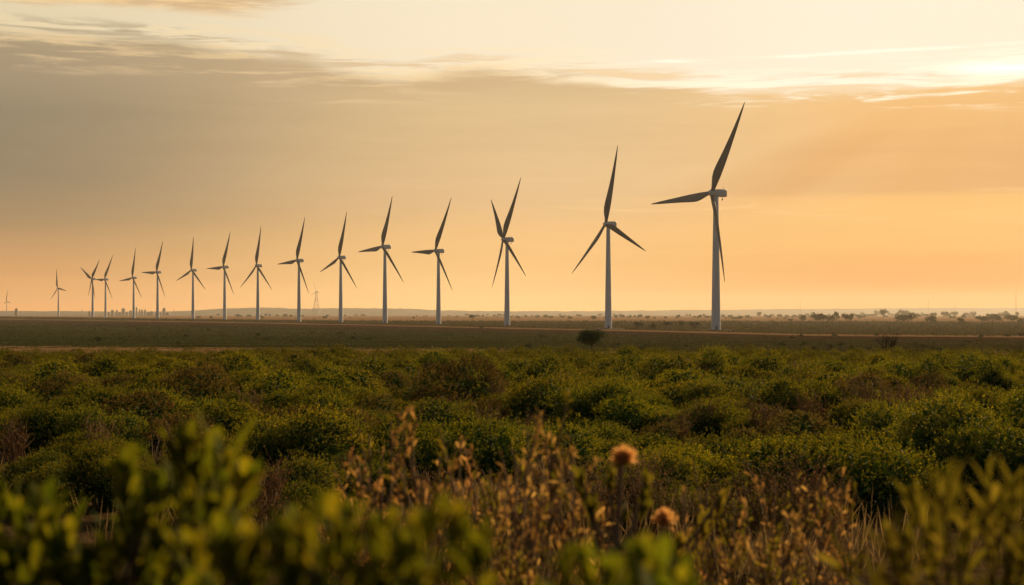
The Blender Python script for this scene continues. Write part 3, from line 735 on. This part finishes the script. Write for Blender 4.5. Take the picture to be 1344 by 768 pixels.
# rank by size in the photo, biggest kept as individuals
def pxof(b_): return 672 + b_[0] / b_[1] * F
vis = [b_ for b_ in bushes if -60 < pxof(b_) < 1404]
vis.sort(key=lambda b_: -b_[2] / b_[1])
indiv = vis[:285]; rest_b = [b_ for b_ in bushes if b_ not in indiv]
cols = [(30, 'along the left edge'), (98, 'below the lone small turbine'), (190, 'below the distant skyline'), (294, 'below the ninth turbine from right'), (393, 'below the seventh turbine from right'), (475, 'below the sixth turbine from right'), (575, 'below the fourth turbine from right'), (665, 'below the four-bladed third turbine'), (760, 'below the small round tree'),
        (850, 'between the two largest turbines'), (939, 'below the largest turbine'), (1050, 'between largest turbine and bare tree'), (1165, 'below the bare tree'), (1250, 'right of the bare tree'), (1325, 'along the right edge')]
bycol = {}
for b_ in indiv: bycol.setdefault(min(range(len(cols)), key=lambda q: abs(cols[q][0] - pxof(b_))), []).append(b_)
for q, lst in bycol.items():
    lst.sort(key=lambda b_: b_[1])
    for n_, (x, d, rad, kd) in enumerate(lst):
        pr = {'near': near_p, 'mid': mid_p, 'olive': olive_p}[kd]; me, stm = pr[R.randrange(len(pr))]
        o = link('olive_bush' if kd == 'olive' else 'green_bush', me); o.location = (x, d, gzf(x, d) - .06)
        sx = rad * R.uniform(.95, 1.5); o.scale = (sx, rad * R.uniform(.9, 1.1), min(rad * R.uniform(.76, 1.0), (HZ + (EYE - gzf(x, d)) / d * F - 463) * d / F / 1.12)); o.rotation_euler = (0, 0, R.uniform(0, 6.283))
        look = ('olive-brown' if kd == 'olive' else 'leafy green')
        tag(o, f'{look} bush, {ords[n_]} from the front {cols[q][1]}', 'bush', 'bushes of the scrubland')
        if d < 40: link('stems', stm, o)

# the small far bushes, too many to count: one mass
pv = [bush_leaves(200, 260, .075, flat=f, lobes=7)[:2] for f in (.8, .9, 1.0, .75, .85, .95)]
VV = []; QQ = []; tot = 0
for (x, d, rad, kd) in rest_b:
    V, Q = pv[R.randrange(6)]; a = R.uniform(0, 6.283); ca, sa = math.cos(a), math.sin(a)
    if d > 40 or abs(pxof((x, d))) < 5000:
        s_ = rad; Vt = np.stack([(V[:, 0] * ca - V[:, 1] * sa) * s_ * R.uniform(.95, 1.25) + x, (V[:, 0] * sa + V[:, 1] * ca) * s_ + d, V[:, 2] * s_ * R.uniform(.7, .95) + gzf(x, d) - .06], 1)
        VV.append(Vt); QQ.append(Q + tot); tot += len(Vt)
# low plants covering the soil between them
nlow = 1700; dl = np.sqrt(rng.uniform(14 ** 2, 172 ** 2, nlow)); pxl = rng.uniform(-150, 1494, nlow); xl = (pxl - 672) / F * dl; zl_ = gz(xl, dl)
pyl = HZ + (EYE - zl_) / dl * F
ok = np.array([not in_gap(a, b_) for a, b_ in zip(pxl, pyl)]) & ~((pyl < 470) & (rng.random(nlow) < .7))
pm = [bush_leaves(22, 10, .15, flat=.8, lobes=4)[:2] for _ in range(5)]
for x, d, z in zip(xl[ok], dl[ok], zl_[ok]):
    V, Q = pm[R.randrange(5)]; s_ = R.uniform(.18, .42) * (1 + d * .004); a = R.uniform(0, 6.283); ca, sa = math.cos(a), math.sin(a)
    VV.append(np.stack([(V[:, 0] * ca - V[:, 1] * sa) * s_ + x, (V[:, 0] * sa + V[:, 1] * ca) * s_ + d, V[:, 2] * s_ + z], 1)); QQ.append(Q + tot); tot += len(V)
tag(link('scrub', mesh_np('scrub', np.vstack(VV), np.vstack(QQ), [M_leaf_far])), 'dense mass of small far green bushes and low plants reaching the dark field', 'scrub', kind='stuff')

# brown twiggy shrubs standing between the bushes
dry_spots = [(300, 760, 150), (345, 720, 120), (560, 700, 90), (1000, 735, 130), (1060, 725, 120), (940, 740, 110), (880, 720, 80), (160, 590, 60), (130, 625, 70), (330, 560, 55), (480, 530, 55), (420, 545, 50), (590, 575, 55), (640, 590, 60), (700, 600, 60), (780, 555, 50), (1050, 520, 45), (1060, 590, 75),
             (1130, 560, 70), (1180, 560, 70), (1210, 545, 60), (1160, 530, 45), (890, 600, 60), (930, 590, 60), (830, 540, 40), (20, 640, 80), (60, 600, 60), (250, 640, 90), (720, 700, 110), (780, 720, 120), (740, 530, 40), (650, 540, 45), (560, 500, 30), (380, 500, 30), (110, 530, 35), (1300, 560, 55), (1000, 600, 70), (1240, 620, 80), (840, 700, 100), (690, 740, 130)]
for q, (px, py, hp) in enumerate(dry_spots):
    x, d, z = on_ground(px, py); o = link('dry_shrub', dry_p[q % 4]); o.location = (x, d, z); hgt = hp / F * d
    o.scale = (hgt * R.uniform(.8, 1.1), hgt * .9, hgt); o.rotation_euler = (0, 0, R.uniform(0, 6.28)); o['_px'] = px; o['_d'] = d
dl_ = {}
for o in [o for o in COL.objects if o.name.startswith('dry_shrub')]:
    dl_.setdefault(min(range(len(cols)), key=lambda q: abs(cols[q][0] - o['_px'])), []).append(o)
for q, lst in dl_.items():
    lst.sort(key=lambda o: o['_d'])
    for n_, o in enumerate(lst):
        tag(o, f'brown twiggy shrub, {ords[n_]} dry one from the front {cols[q][1]}', 'dry shrub', 'dry shrubs among the green bushes'); del o['_px']; del o['_d']

# dry grass in the gaps
LP = []; LD = []; LL = []
def grass(px, py, n, wx, wy, h):
    for _ in range(n):
        a, b_ = R.gauss(px, wx * .5), R.gauss(py, wy * .5); x, d, z = on_ground(a, max(448, b_))
        for _k in range(7): LP.append((x + R.gauss(0, .06), d + R.gauss(0, .06), z - .02)); LD.append((R.gauss(0, .32), R.gauss(0, .32), 1)); LL.append(h * R.uniform(.5, 1.2) * (1 + d * .004))
for a, b_, w, h_ in gaps: grass(a, b_, 170, w, h_, .30)
grass(230, 465, 500, 260, 3, .35); grass(560, 463, 350, 160, 3, .3); grass(1290, 466, 200, 60, 2.5, .3); grass(1100, 466, 200, 90, 2, .25)
for _ in range(240): grass(R.uniform(-20, 1364), R.uniform(500, 768), 1, 1, 1, .4)
for _ in range(110): grass(R.uniform(180, 1344), R.uniform(690, 768), 1, 1, 1, .45)
LP = np.array(LP); LD = np.array(LD); LL = np.array(LL)
V, Q = leaf_quads(LP, LD, rdir(len(LP)), LL, LL * .012 + .00022 * LP[:, 1], .05)
tag(link('dry_grass', mesh_np('dry_grass', V, Q, [M_straw])), 'pale dry grass in the gaps between the bushes', 'grass', kind='stuff')

# ------------------------------------------------------------------ dark field and the scrub band behind the turbines
def tuft_cloud(n, rowfun, size_px, m, name, label, cat, hk=.7, leaves=7):
    px = rng.uniform(-250, 1594, n); py = rowfun(px, rng.random(n)); d = np.array([dist_of_row(v) for v in py]); x = (px - 672) / F * d; z = gz(x, d)
    s_ = np.minimum(size_px * d / F, 6.0) * rng.uniform(.5, 1.4, n)
    p = np.repeat(np.stack([x, d, z], 1), leaves, 0); s2 = np.repeat(s_, leaves)
    p = p + rng.normal(size=p.shape) * s2[:, None] * np.array([.45, .45, 0]) + np.array([0, 0, 1]) * (rng.random(len(p)) * s2 * hk * .5)[:, None]
    D_ = rdir(len(p)) * .8 + np.array([0, 0, .7])
    V, Q = leaf_quads(p, D_, rdir(len(p)), s2 * hk, s2 * .45)
    return tag(link(name, mesh_np(name, V, Q, [m])), label, cat, kind='stuff')
ffx = [-400, 0, 336, 505, 672, 800, 940, 1060, 1344, 1800]; ffy = np.array([417.5, 419.2, 424.2, 427.6, 431.5, 434.0, 437.5, 440.5, 443.0, 446])
tuft_cloud(30000, lambda px, u: np.interp(px, ffx, ffy + 3.5) + u ** .9 * (np.interp(px, [0, 700, 1344], [455.5, 461, 463]) - np.interp(px, ffx, ffy + 3.5)), 1.7, M_crop, 'crop_cover', 'dark low crop covering the field before the turbines', 'crop', .45)
se = [416.6, 417.3, 421, 422, 422.3, 422, 423]; sx_ = [-400, 0, 336, 505, 672, 940, 1344]
M_band = leaf_mat('band_leaves', (0.042, 0.036, 0.011), (0.070, 0.057, 0.016), (0.12, 0.085, 0.028), 0.2)
tuft_cloud(16000, lambda px, u: np.interp(px, sx_, se) + u * (np.interp(px, ffx, ffy - 1.6) - np.interp(px, sx_, se)), 2.3, M_band, 'heath', 'band of low olive scrub behind the row of turbines', 'heath', .6)
# dark low bushes dotted over the field
low_me = [bush_proto('low_bush', 160, 140, .10, M_lowb, flat=.7, lobes=5)[0] for _ in range(3)]
fspots = []
for _ in range(64):
    px = R.uniform(20, 1330); lo = float(np.interp(px, ffx, ffy)) + 3; py = R.uniform(lo, 466); fspots.append((px, py, R.uniform(4, 11) * (py - 405) / 50))
fspots += [(1053, 441.5, 7), (1096, 441, 7), (1150, 440.5, 5), (1092, 459, 8), (1118, 459, 9), (1143, 460, 10), (1205, 463, 14), (1226, 460, 12), (1234, 459, 8), (1260, 460, 10), (1311, 462, 7), (1288, 442, 7), (1322, 441, 6), (1340, 440, 7), (1026, 454, 9), (845, 460, 12), (870, 462, 10), (810, 453, 6), (900, 455, 6)]
fspots.sort()
for n_, (px, py, w) in enumerate(fspots):
    x, d, z = on_ground(px, py); o = link('low_bush', low_me[n_ % 3]); o.location = (x, d, z - .03); r_ = w / F * d * .66; o.scale = (r_, r_, r_ * .75); o.rotation_euler = (0, 0, R.uniform(0, 6))
    tag(o, 'low dark bush, one of many dotted over the dark field', 'low bush', 'low bushes dotted over the dark field')

# ------------------------------------------------------------------ trees
def crown_leaves(n, ls, lobes=7, squash=.8):
    a = rng.uniform(0, 6.283, lobes); r = np.sqrt(rng.uniform(0, 1, lobes)) * .62
    C = np.stack([r * np.cos(a), r * np.sin(a), rng.uniform(-.4, .45, lobes) * squash], 1); lr = rng.uniform(.32, .5, lobes)
    li = rng.choice(lobes, n); p = C[li] + rdir(n) * (lr[li] * rng.uniform(.5, 1.08, n))[:, None] * np.array([1, 1, squash])
    return leaf_quads(p, rdir(n) + np.array([0, 0, .2]), rdir(n), ls * rng.uniform(.6, 1.3, n), ls * .7 * rng.uniform(.6, 1.3, n))
tree_c = []
for q in range(6):
    V, Q = crown_leaves(460, .22, 5 + q % 4, .75 + .08 * (q % 3)); tree_c.append(mesh_np('far_crown', V, Q, [M_tree]))
b = MB(); b.tube([(0, 0, -.3), (.03, 0, .5), (0, .02, 1.0)], [.10, .07, .05], 6); b.tube([(.02, 0, .55), (.25, .05, 1.0)], [.05, .02], 5); b.tube([(.02, 0, .6), (-.2, -.1, 1.05)], [.05, .02], 5)
far_trunk = b.mesh('far_trunk', [M_bark], True)
trees = [(1010, 412.5, 418, 4), (1023, 412, 417, 6), (1033, 412.5, 416.5, 6), (1042, 413.5, 417, 4), (1054, 413, 421, 9), (1038, 418, 422.5, 8), (1073, 412.5, 423, 13), (1081, 412.5, 423, 9), (1091, 414, 423, 8), (1098, 411, 421, 5), (1110, 412, 422, 8), (1116, 412, 422, 6), (1127, 413, 418, 6), (1134, 413.5, 418, 4), (1150, 408.5, 414.9, 7), (1159.5, 407.5, 418, 7), (1166.5, 408.5, 414.9, 3),
         (1177, 411.5, 417, 4), (1187, 408.3, 416, 13), (1188, 413.5, 423.5, 22), (1201, 410.5, 417, 12), (1211, 410, 414.5, 3), (1217, 412.5, 416.5, 6), (1225, 411, 417, 8), (1223, 416, 424, 14), (1238.5, 409.5, 417, 5), (1244, 409.5, 417, 6), (1253.5, 409.5, 416, 8), (1278, 409, 415.6, 6), (1261, 418.5, 426, 7), (1290, 415.5, 423, 12), (1297.5, 412, 418, 5), (1307, 411, 422, 12), (1316, 412, 416, 5), (1320.5, 409, 415.7, 7), (1327.5, 412.5, 422, 14), (1335, 410, 416, 5), (1341, 417, 424, 9),
         (746, 414, 416.5, 3), (762.5, 413, 416.5, 3), (779, 414, 420, 7), (808.5, 413, 417.5, 6), (817, 412, 417, 6), (826, 413, 418, 5), (833, 413, 417, 3), (840, 412.5, 417.5, 7), (850, 414, 419, 6), (859, 415, 418, 4), (874, 414.5, 418, 4), (890, 413, 418, 6), (912, 414, 417, 5), (918.5, 413, 418, 6), (929, 413.5, 418, 8), (949, 412.5, 417, 5), (958.5, 413, 417.5, 6), (970, 413.5, 419, 8), (980.5, 412.5, 417.5, 6), (996.5, 409.5, 416.5, 7), (1004, 412, 416.5, 3),
         (839, 421.5, 431, 11), (857, 423, 434, 10), (877, 421, 430, 13), (895, 421, 429, 10), (912, 421, 431, 14), (619.5, 412, 420, 8), (559.5, 413, 416, 2), (634, 413, 416, 4), (678, 413.5, 416.5, 3), (716.5, 412, 417, 6), (632, 427, 433, 6), (478, 413, 416, 3), (382, 413, 417, 4), (429.5, 413, 416.5, 4), (314, 411.5, 416, 8), (327, 412, 416, 6), (349, 411.5, 416, 4), (353.5, 412, 416, 3), (364, 412, 416, 4), (374, 411, 416, 6), (277, 415, 419, 4), (521, 421, 425.5, 5), (690, 413.5, 416.5, 4), (703, 414, 417, 3), (547, 413.8, 416, 3), (600, 414, 416.6, 4)]
for q in range(230):
    px = R.uniform(600, 1344) if q < 140 else R.uniform(980, 1344) if q < 205 else R.uniform(260, 640); yb = R.uniform(415.2, 419.5) if q % 3 else R.uniform(414.6, 415.6); hh_ = R.uniform(1.6, 4.2) * (.7 + px / 2400)
    if all(abs(px - t[0]) > (t[3] + 1) * .36 for t in trees): trees.append((px, yb - hh_, yb, hh_ * R.uniform(.9, 1.8)))
lm = sorted([(px, nm) for px, nm in ((338, 'eighth turbine from right'), (447, 'turbine right of the lattice tower'), (505, 'fifth turbine from right'), (575, 'fourth turbine from right'), (665, 'four-bladed third turbine'), (798, 'second largest turbine'), (939.7, 'largest turbine'), (1165, 'bare tree'))])
def lm_of(px): c_l = [l for l in lm if l[0] < px]; return c_l[-1] if c_l else None
cnt = {}
for q, (px, yt, yb, w) in enumerate(sorted(trees)):
    d = EYE * F / (yb - HZ); x = (px - 672) / F * d; H_ = (yb - yt) / F * d; W_ = w / F * d
    if px > 1040: H_ *= 1.18; W_ *= 1.25
    root = empty('plain_tree', (x, d, 0)); L_ = lm_of(px); cnt[L_] = cnt.get(L_, 0) + 1
    lab = f'hazy tree on the plain, {ords[cnt[L_] - 1]} right of the {L_[1]}' if L_ else f'hazy tree on the plain, {ords[cnt[L_] - 1]} from the left edge'
    tag(root, lab, 'tree', 'small trees scattered over the far plain')
    lone = W_ < H_ * 1.1
    cz, chh = (H_ * .56, H_ * .50) if lone else (H_ * .45, H_ * .58)
    cr = link('crown', tree_c[q % 6], root); cr.location = (0, 0, cz); cr.scale = (W_ * .70, W_ * .64, chh * 1.3); cr.rotation_euler = (0, 0, R.uniform(0, 6))
    tr = link('trunk', far_trunk, root); tr.scale = (H_ * .5, H_ * .5, cz)

# the small round tree before the second largest turbine
x, d, z = on_ground(776, 463.5); k = d / F
root = empty('round_tree', (x, d, z)); tag(root, 'small round dark tree on a thin trunk before the second largest turbine', 'tree')
V, Q = crown_leaves(6500, .07, 24, .9); V = V * np.array([23.5, 23.5, 15.5]) * k / 1.0; cr = link('crown', mesh_np('round_crown', V, Q, [M_shade_green]), root); cr.location = (0, 0, 18 * k)
b = MB(); b.tube([(0, 0, -.1), (.6 * k, 0, 5 * k), (0, 0, 12 * k), (.5 * k, 0, 20 * k)], [.9 * k, .7 * k, .6 * k, .3 * k], 8)
for q in range(9):
    a = q * 2.4; b.tube([(0, 0, (7 + q * .6) * k), (math.cos(a) * 5 * k, math.sin(a) * 5 * k, 13 * k), (math.cos(a) * 10 * k, math.sin(a) * 10 * k, (17 + 4 * (q % 3)) * k)], [.45 * k, .3 * k, .12 * k], 5)
link('trunk', b.mesh('round_trunk', [M_bark], True), root)
for px, yb, w, h_, lab in ((738, 476, 34, 15, 'dense dark bush left of the small round tree'), (968, 473, 24, 11, 'dense dark bush at the field edge right below the largest turbine'), (1340, 476, 20, 18, 'dense dark bush at the field edge on the right edge'), (296, 474, 34, 12, 'dense dark bush at the field edge below the ninth turbine from right')):
    x, d, z = on_ground(px, yb - 3); o = link('dark_bush', bush_proto('dark_bush', 520, 500, .055, M_tree, flat=1.0, lobes=10)[0]); k = d / F
    o.location = (x, d, z - .05); o.scale = (w * k * .5, w * k * .5, h_ * k * 1.05); tag(o, lab, 'bush', 'dark bushes along the field edge')
# bare tree
x, d, z = on_ground(1165, 469); k = d / F; b = MB()
def limb(p, dirv, L, r, lev):
    e = p + dirv * L; m_ = (p + e) / 2 + rng.normal(size=3) * L * .06
    b.tube([p, m_, e], [r, r * .85, r * .65], 5, 0, False)
    if lev == 0: return
    for q in range(3 if lev > 2 else 2):
        nd = unit(dirv + rng.normal(size=3) * .42 + np.array([0, 0, .10])); limb(e if q else m_, nd, L * R.uniform(.62, .82), r * .6, lev - 1)
for q in range(4): limb(np.array([0, 0, -.05]), unit(np.array([(q - 1.5) * .34, R.gauss(0, .25), 1.0])), 11.5 * k, .75 * k, 5)
root = empty('bare_tree', (x, d, z)); tag(root, 'leafless bare tree with fine spreading branches at the field edge', 'tree')
link('branches', b.mesh('bare_branches', [plain_mat('dead_wood', (0.018, 0.012, 0.008), (0.03, 0.02, 0.013), 8.0, 0.95, 0.0)]), root)

# ------------------------------------------------------------------ foreground plants, close to the lens
def broad_leaves(Ps, Ds, Ns, l, w, curl=.18):
    """obovate leaves, 5 stations by 3 points"""
    st_ = np.array([0, .25, .52, .78, 1.0]); wd = np.array([.10, .45, .85, 1.0, .18])
    Ds = unit(Ds); S_ = unit(np.cross(Ds, Ns)); N_ = np.cross(S_, Ds); n = len(Ps); V = []
    for s_, w_ in zip(st_, wd):
        c0 = Ps + Ds * (l * s_)[:, None] - N_ * (l * curl * s_ * s_)[:, None]
        for sd_ in (-1, 0, 1): V.append(c0 + S_ * (sd_ * w * w_ * .5)[:, None] + N_ * (abs(sd_) * w * w_ * .12)[:, None])
    V = np.stack(V, 1).reshape(-1, 3); base = np.arange(n)[:, None] * 15
    f = np.array([(a * 3 + s_, a * 3 + s_ + 1, a * 3 + s_ + 4, a * 3 + s_ + 3) for a in range(4) for s_ in (0, 1)])
    return V, (base[:, :, None] + f[None]).reshape(-1, 4)


def leafy_plant(name, base, tips, lsz, lw, nper, m, label, span=.16, droop=0.0, sub=2, group='blurred foreground plants', cat='plant'):
    root = empty(name, base); tag(root, label, cat, group); b = MB(); lb = MB(); B0 = np.array(base)
    for tp in tips:
        t_ = np.array(tp) - B0; h_ = max(.2, t_[2]); mid = t_ * np.array([.35, .5, .55]) + rng.normal(size=3) * .03
        tt = np.linspace(0, 1, 9)[:, None]; cv = (1 - tt) ** 2 * 0 + 2 * tt * (1 - tt) * mid + tt ** 2 * t_
        cv[0, 2] -= .05
        b.tube(cv, np.linspace(.0075, .0022, 9), 6)
        ends = [(cv[-1], unit(cv[-1] - cv[-3]), span)]
        for q in range(sub):
            f = R.uniform(.55, .92); s0 = cv[int(f * 8)]; dd = unit(unit(cv[-1] - cv[-3]) + rng.normal(size=3) * .6); L = span * R.uniform(.6, 1.1); e = s0 + dd * L
            b.tube([s0, (s0 + e) / 2 + rng.normal(size=3) * .006, e], [.004, .003, .0018], 5); ends.append((e, dd, L))
        for e, dd, L in ends:
            f = rng.uniform(0, 1, nper) ** .7; p = e - dd * (L * (1 - f))[:, None] * .95 + rng.normal(size=(nper, 3)) * .003
            ang = np.arange(nper) * 2.4 + R.uniform(0, 6); e1 = unit(np.cross(dd, [.2, .3, .9])); e2 = np.cross(dd, e1)
            side = e1 * np.cos(ang)[:, None] + e2 * np.sin(ang)[:, None]; k_ = .35 + .55 * f
            D_ = side * (.80 - k_ * .5)[:, None] + dd * (.25 + k_[:, None]) * 1.1 + rng.normal(size=(nper, 3)) * .15; D_[:, 2] += .15 - droop
            V, Q = broad_leaves(p, D_, dd * .9 - side * .35 + rng.normal(size=(nper, 3)) * .15, lsz * rng.uniform(.65, 1.15, nper), lw * rng.uniform(.75, 1.15, nper)); lb.quads(V, Q)
    link('stems', b.mesh(name + '_stems', [M_bark], True), root); link('foliage', lb.mesh(name + '_foliage', [m], True), root)


def gp(px, d, dx=0): x = (px - 672) / F * d; return (x + dx, d, gzf(x + dx, d))
def tipsat(lst, d, jit=.12): return [tuple(P(a, b_, d + R.uniform(-jit, jit))) for a, b_ in lst]
leafy_plant('leafy_shrub', gp(90, 1.85), tipsat([(268, 586), (238, 600), (300, 606), (208, 628), (322, 628), (172, 672), (250, 660), (285, 678), (150, 725), (205, 712), (60, 684), (22, 676), (95, 706), (-10, 692), (40, 722), (120, 735), (0, 735), (80, 745), (180, 740), (240, 735), (-40, 690)], 1.85), .058, .019, 17, M_fore,
            'large blurred green leafy shrub close by at the lower left', .11, sub=3)
leafy_plant('leafy_shrub', gp(430, 1.35), tipsat([(255, 730), (290, 718), (330, 722), (370, 708), (405, 702), (430, 688), (462, 706), (500, 716), (530, 706), (562, 694), (598, 706), (630, 728), (300, 735), (380, 725), (450, 725), (545, 728), (610, 745), (340, 755), (500, 750)], 1.35, .08), .044, .015, 17, M_fore,
            'low blurred green leafy shrub at the bottom, left of centre', .085, sub=3)
leafy_plant('narrow_leaved_shrub', gp(1270, 2.0), tipsat([(1238, 648), (1206, 676), (1180, 694), (1300, 640), (1330, 652), (1268, 672), (1350, 690), (1225, 715), (1310, 700), (1190, 735), (1260, 735), (1340, 735), (1168, 720), (1380, 660)], 2.0, .15), .062, .011, 18, M_foreY,
            'blurred yellow-green narrow-leaved shrub in the lower right corner', .11)
leafy_plant('leafy_shrub', gp(830, 1.4), tipsat([(770, 760), (800, 752), (838, 748), (870, 757), (900, 766), (820, 768), (740, 766)], 1.4, .08), .042, .018, 13, M_fore,
            'small blurred green leafy shrub at the bottom edge below the thistles', .07)

def weed(px, py, d, lab, green=.3, lean=0.0):
    tip = P(px, py, d); base = gp(px - lean, d); h_ = tip.z - base[2]; root = empty('dry_weed', base); tag(root, lab, 'weed', 'brown weeds in the foreground')
    b = MB(); lb = MB(); tx_ = tip.x - base[0]
    tt = np.linspace(0, 1, 12)[:, None]; cv = np.array([tx_, R.gauss(0, .05), h_]) * tt + np.array([R.gauss(0, .02), R.gauss(0, .02), 0]) * np.sin(tt * 5); cv[0, 2] -= .05
    b.tube(cv, np.linspace(.0075, .0030, 12), 5)
    segs = [(cv[6:], .0)]
    for q in range(R.randint(8, 12)):
        f = R.uniform(.4, .93); s0 = cv[int(f * 11)]; L = h_ * R.uniform(.10, .26); dd = unit(np.array([R.choice([-1, 1]) * R.uniform(.25, .75), R.gauss(0, .4), 1.0 + R.random()])); ts = np.linspace(0, 1, 6)[:, None]
        sc = s0 + dd * L * ts + np.array([0, 0, L * .15]) * ts ** 2; b.tube(sc, np.linspace(.0040, .0018, 6), 4); segs.append((sc, 0))
    for sc, _ in segs:
        n = 17; f = rng.uniform(0.15, 1, n) * (len(sc) - 1); i0 = np.minimum(f.astype(int), len(sc) - 2); p = sc[i0] + (sc[i0 + 1] - sc[i0]) * (f - i0)[:, None] + rng.normal(size=(n, 3)) * .004
        dd = unit(sc[-1] - sc[0]); D_ = dd * 1.1 + rng.normal(size=(n, 3)) * .55
        mi = 1 if R.random() < green else 0
        V, Q = broad_leaves(p, D_, rdir(n), rng.uniform(.018, .038, n), rng.uniform(.006, .011, n)); lb.quads(V, Q, mi)
    link('stems', b.mesh('weed_stems', [M_twig], True), root); link('foliage', lb.mesh('weed_foliage', [M_husk, M_foreY], True), root)
W1 = [(512, 572, 4.6), (484, 592, 5.0), (545, 604, 4.8), (466, 628, 5.2), (528, 628, 4.3), (606, 596, 4.6), (640, 640, 5.2), (580, 620, 5.5), (436, 655, 5.6), (560, 650, 4.4), (618, 650, 5.0), (496, 660, 4.2)]
W2 = [(686, 586, 4.0), (722, 600, 4.4), (668, 628, 4.2), (704, 632, 4.8), (752, 640, 4.6), (735, 660, 4.0), (660, 668, 5.0), (776, 690, 4.5), (700, 690, 3.8), (645, 700, 4.4), (760, 720, 3.8)]
W3 = [(985, 652, 4.8), (1013, 640, 5.4), (1052, 652, 5.2), (1110, 640, 4.6), (1086, 660, 5.2), (960, 676, 4.4), (930, 650, 5.0), (908, 656, 4.6), (1030, 690, 4.2), (1070, 700, 4.6), (940, 715, 4.0), (1000, 720, 4.2), (895, 690, 4.3)]
for lst, wh in ((W1, 'clump left of centre'), (W2, 'clump left of the tall thistle'), (W3, 'clump right of the thistles')):
    for q, (a, b_, d) in enumerate(sorted(lst)): weed(a, b_ - (21 if wh != 'clump right of the thistles' else 14), d, f'blurred brown weed stalk, {ords[q]} from left in the foreground {wh}', .38, R.uniform(-30, 30))

def thistle(px, py, d, dia, lab, bra):
    tip = P(px, py, d); base = gp(px - 8, d); root = empty('thistle', base); tag(root, lab, 'thistle', 'dry thistles in the foreground'); B0 = np.array(base)
    T = np.array(tip) - B0; k = d / F; b = MB(); tt = np.linspace(0, 1, 10)[:, None]
    top_ = T - np.array([0, 0, dia * .35 * k]); cv = top_ * tt + np.array([.012, 0, 0]) * np.sin(tt * 6); cv[0, 2] -= .05; b.tube(cv, np.linspace(.010, .006, 10), 7)
    lb = MB()
    for bx, bz in bra:
        e = np.array([bx * k, R.gauss(0, .01), bz * k]) + T; s0 = cv[int(min(8, max(3, (e[2] - 70 * k) / top_[2] * 9)))]; m_ = (s0 + e) / 2 + np.array([bx * k * .15, 0, -6 * k]); b.tube([s0, m_, e], [.006, .005, .004], 6)
        n = 12; V, Q = broad_leaves(np.repeat(e[None], n, 0) - np.array([0, 0, 1]) * rng.uniform(0, .05, n)[:, None], rng.normal(size=(n, 3)) * .28 + unit(e - m_) + np.array([0, 0, .4]), rdir(n), rng.uniform(.035, .06, n), rng.uniform(.010, .016, n)); lb.quads(V, Q)
    n = 26; f = rng.uniform(.3, .95, n); p = top_ * f[:, None]; V, Q = broad_leaves(p, rng.normal(size=(n, 3)) * np.array([1, 1, .3]) + np.array([0, 0, .7]), rdir(n), rng.uniform(.03, .07, n), rng.uniform(.008, .014, n)); lb.quads(V, Q)
    link('stems', b.mesh('thistle_stems', [M_twig], True), root); link('leaves', lb.mesh('thistle_leaves', [M_foreY], True), root)
    # flower head: scaly cup and a brush of dry florets
    b = MB(); r_ = dia * .20 * k; zz = np.linspace(0, 1, 7); b.tube(np.stack([0 * zz + top_[0], 0 * zz + top_[1], top_[2] - r_ * .5 + zz * r_ * 1.5], 1), r_ * np.array([.25, .7, .95, 1.0, .95, .85, .7]), 12)
    n = 110; a = rng.uniform(0, 6.283, n); h_ = rng.uniform(.0, 1.0, n); p = np.stack([top_[0] + np.cos(a) * r_ * .9, top_[1] + np.sin(a) * r_ * .9, top_[2] - r_ * .3 + h_ * r_ * 1.1], 1)
    V, Q = leaf_quads(p, np.stack([np.cos(a), np.sin(a), 1.1 + 0 * a], 1), np.stack([np.cos(a), np.sin(a), 0 * a], 1), r_ * .55, r_ * .22); b.quads(V, Q)
    hd = link('flower_head', b.mesh('thistle_cup', [M_husk]), root)
    n = 560; dd = rdir(n) + np.array([R.gauss(0, .25), 0, .15]); dd[:, 2] = np.abs(dd[:, 2]) * 1.5 - .35; dd = unit(dd); p = np.array([top_[0], top_[1], top_[2] + r_ * .6]) + dd * r_ * .35
    V, Q = leaf_quads(p, dd + rng.normal(size=(n, 3)) * .12, rdir(n), dia * .36 * k * rng.uniform(.35, 1.7, n), .0036, .0)
    link('florets', mesh_np('thistle_florets', V, Q, [M_floret]), hd)
thistle(818, 595, 3.4, 34, 'taller dry thistle with a round orange seed head', [(-52, -42), (28, -38), (-16, -34), (-40, -75), (22, -62)])
thistle(872, 676, 3.6, 29, 'shorter dry thistle with an orange seed head right of the taller one', [(48, -18), (16, -40), (70, 18), (-14, -48)])
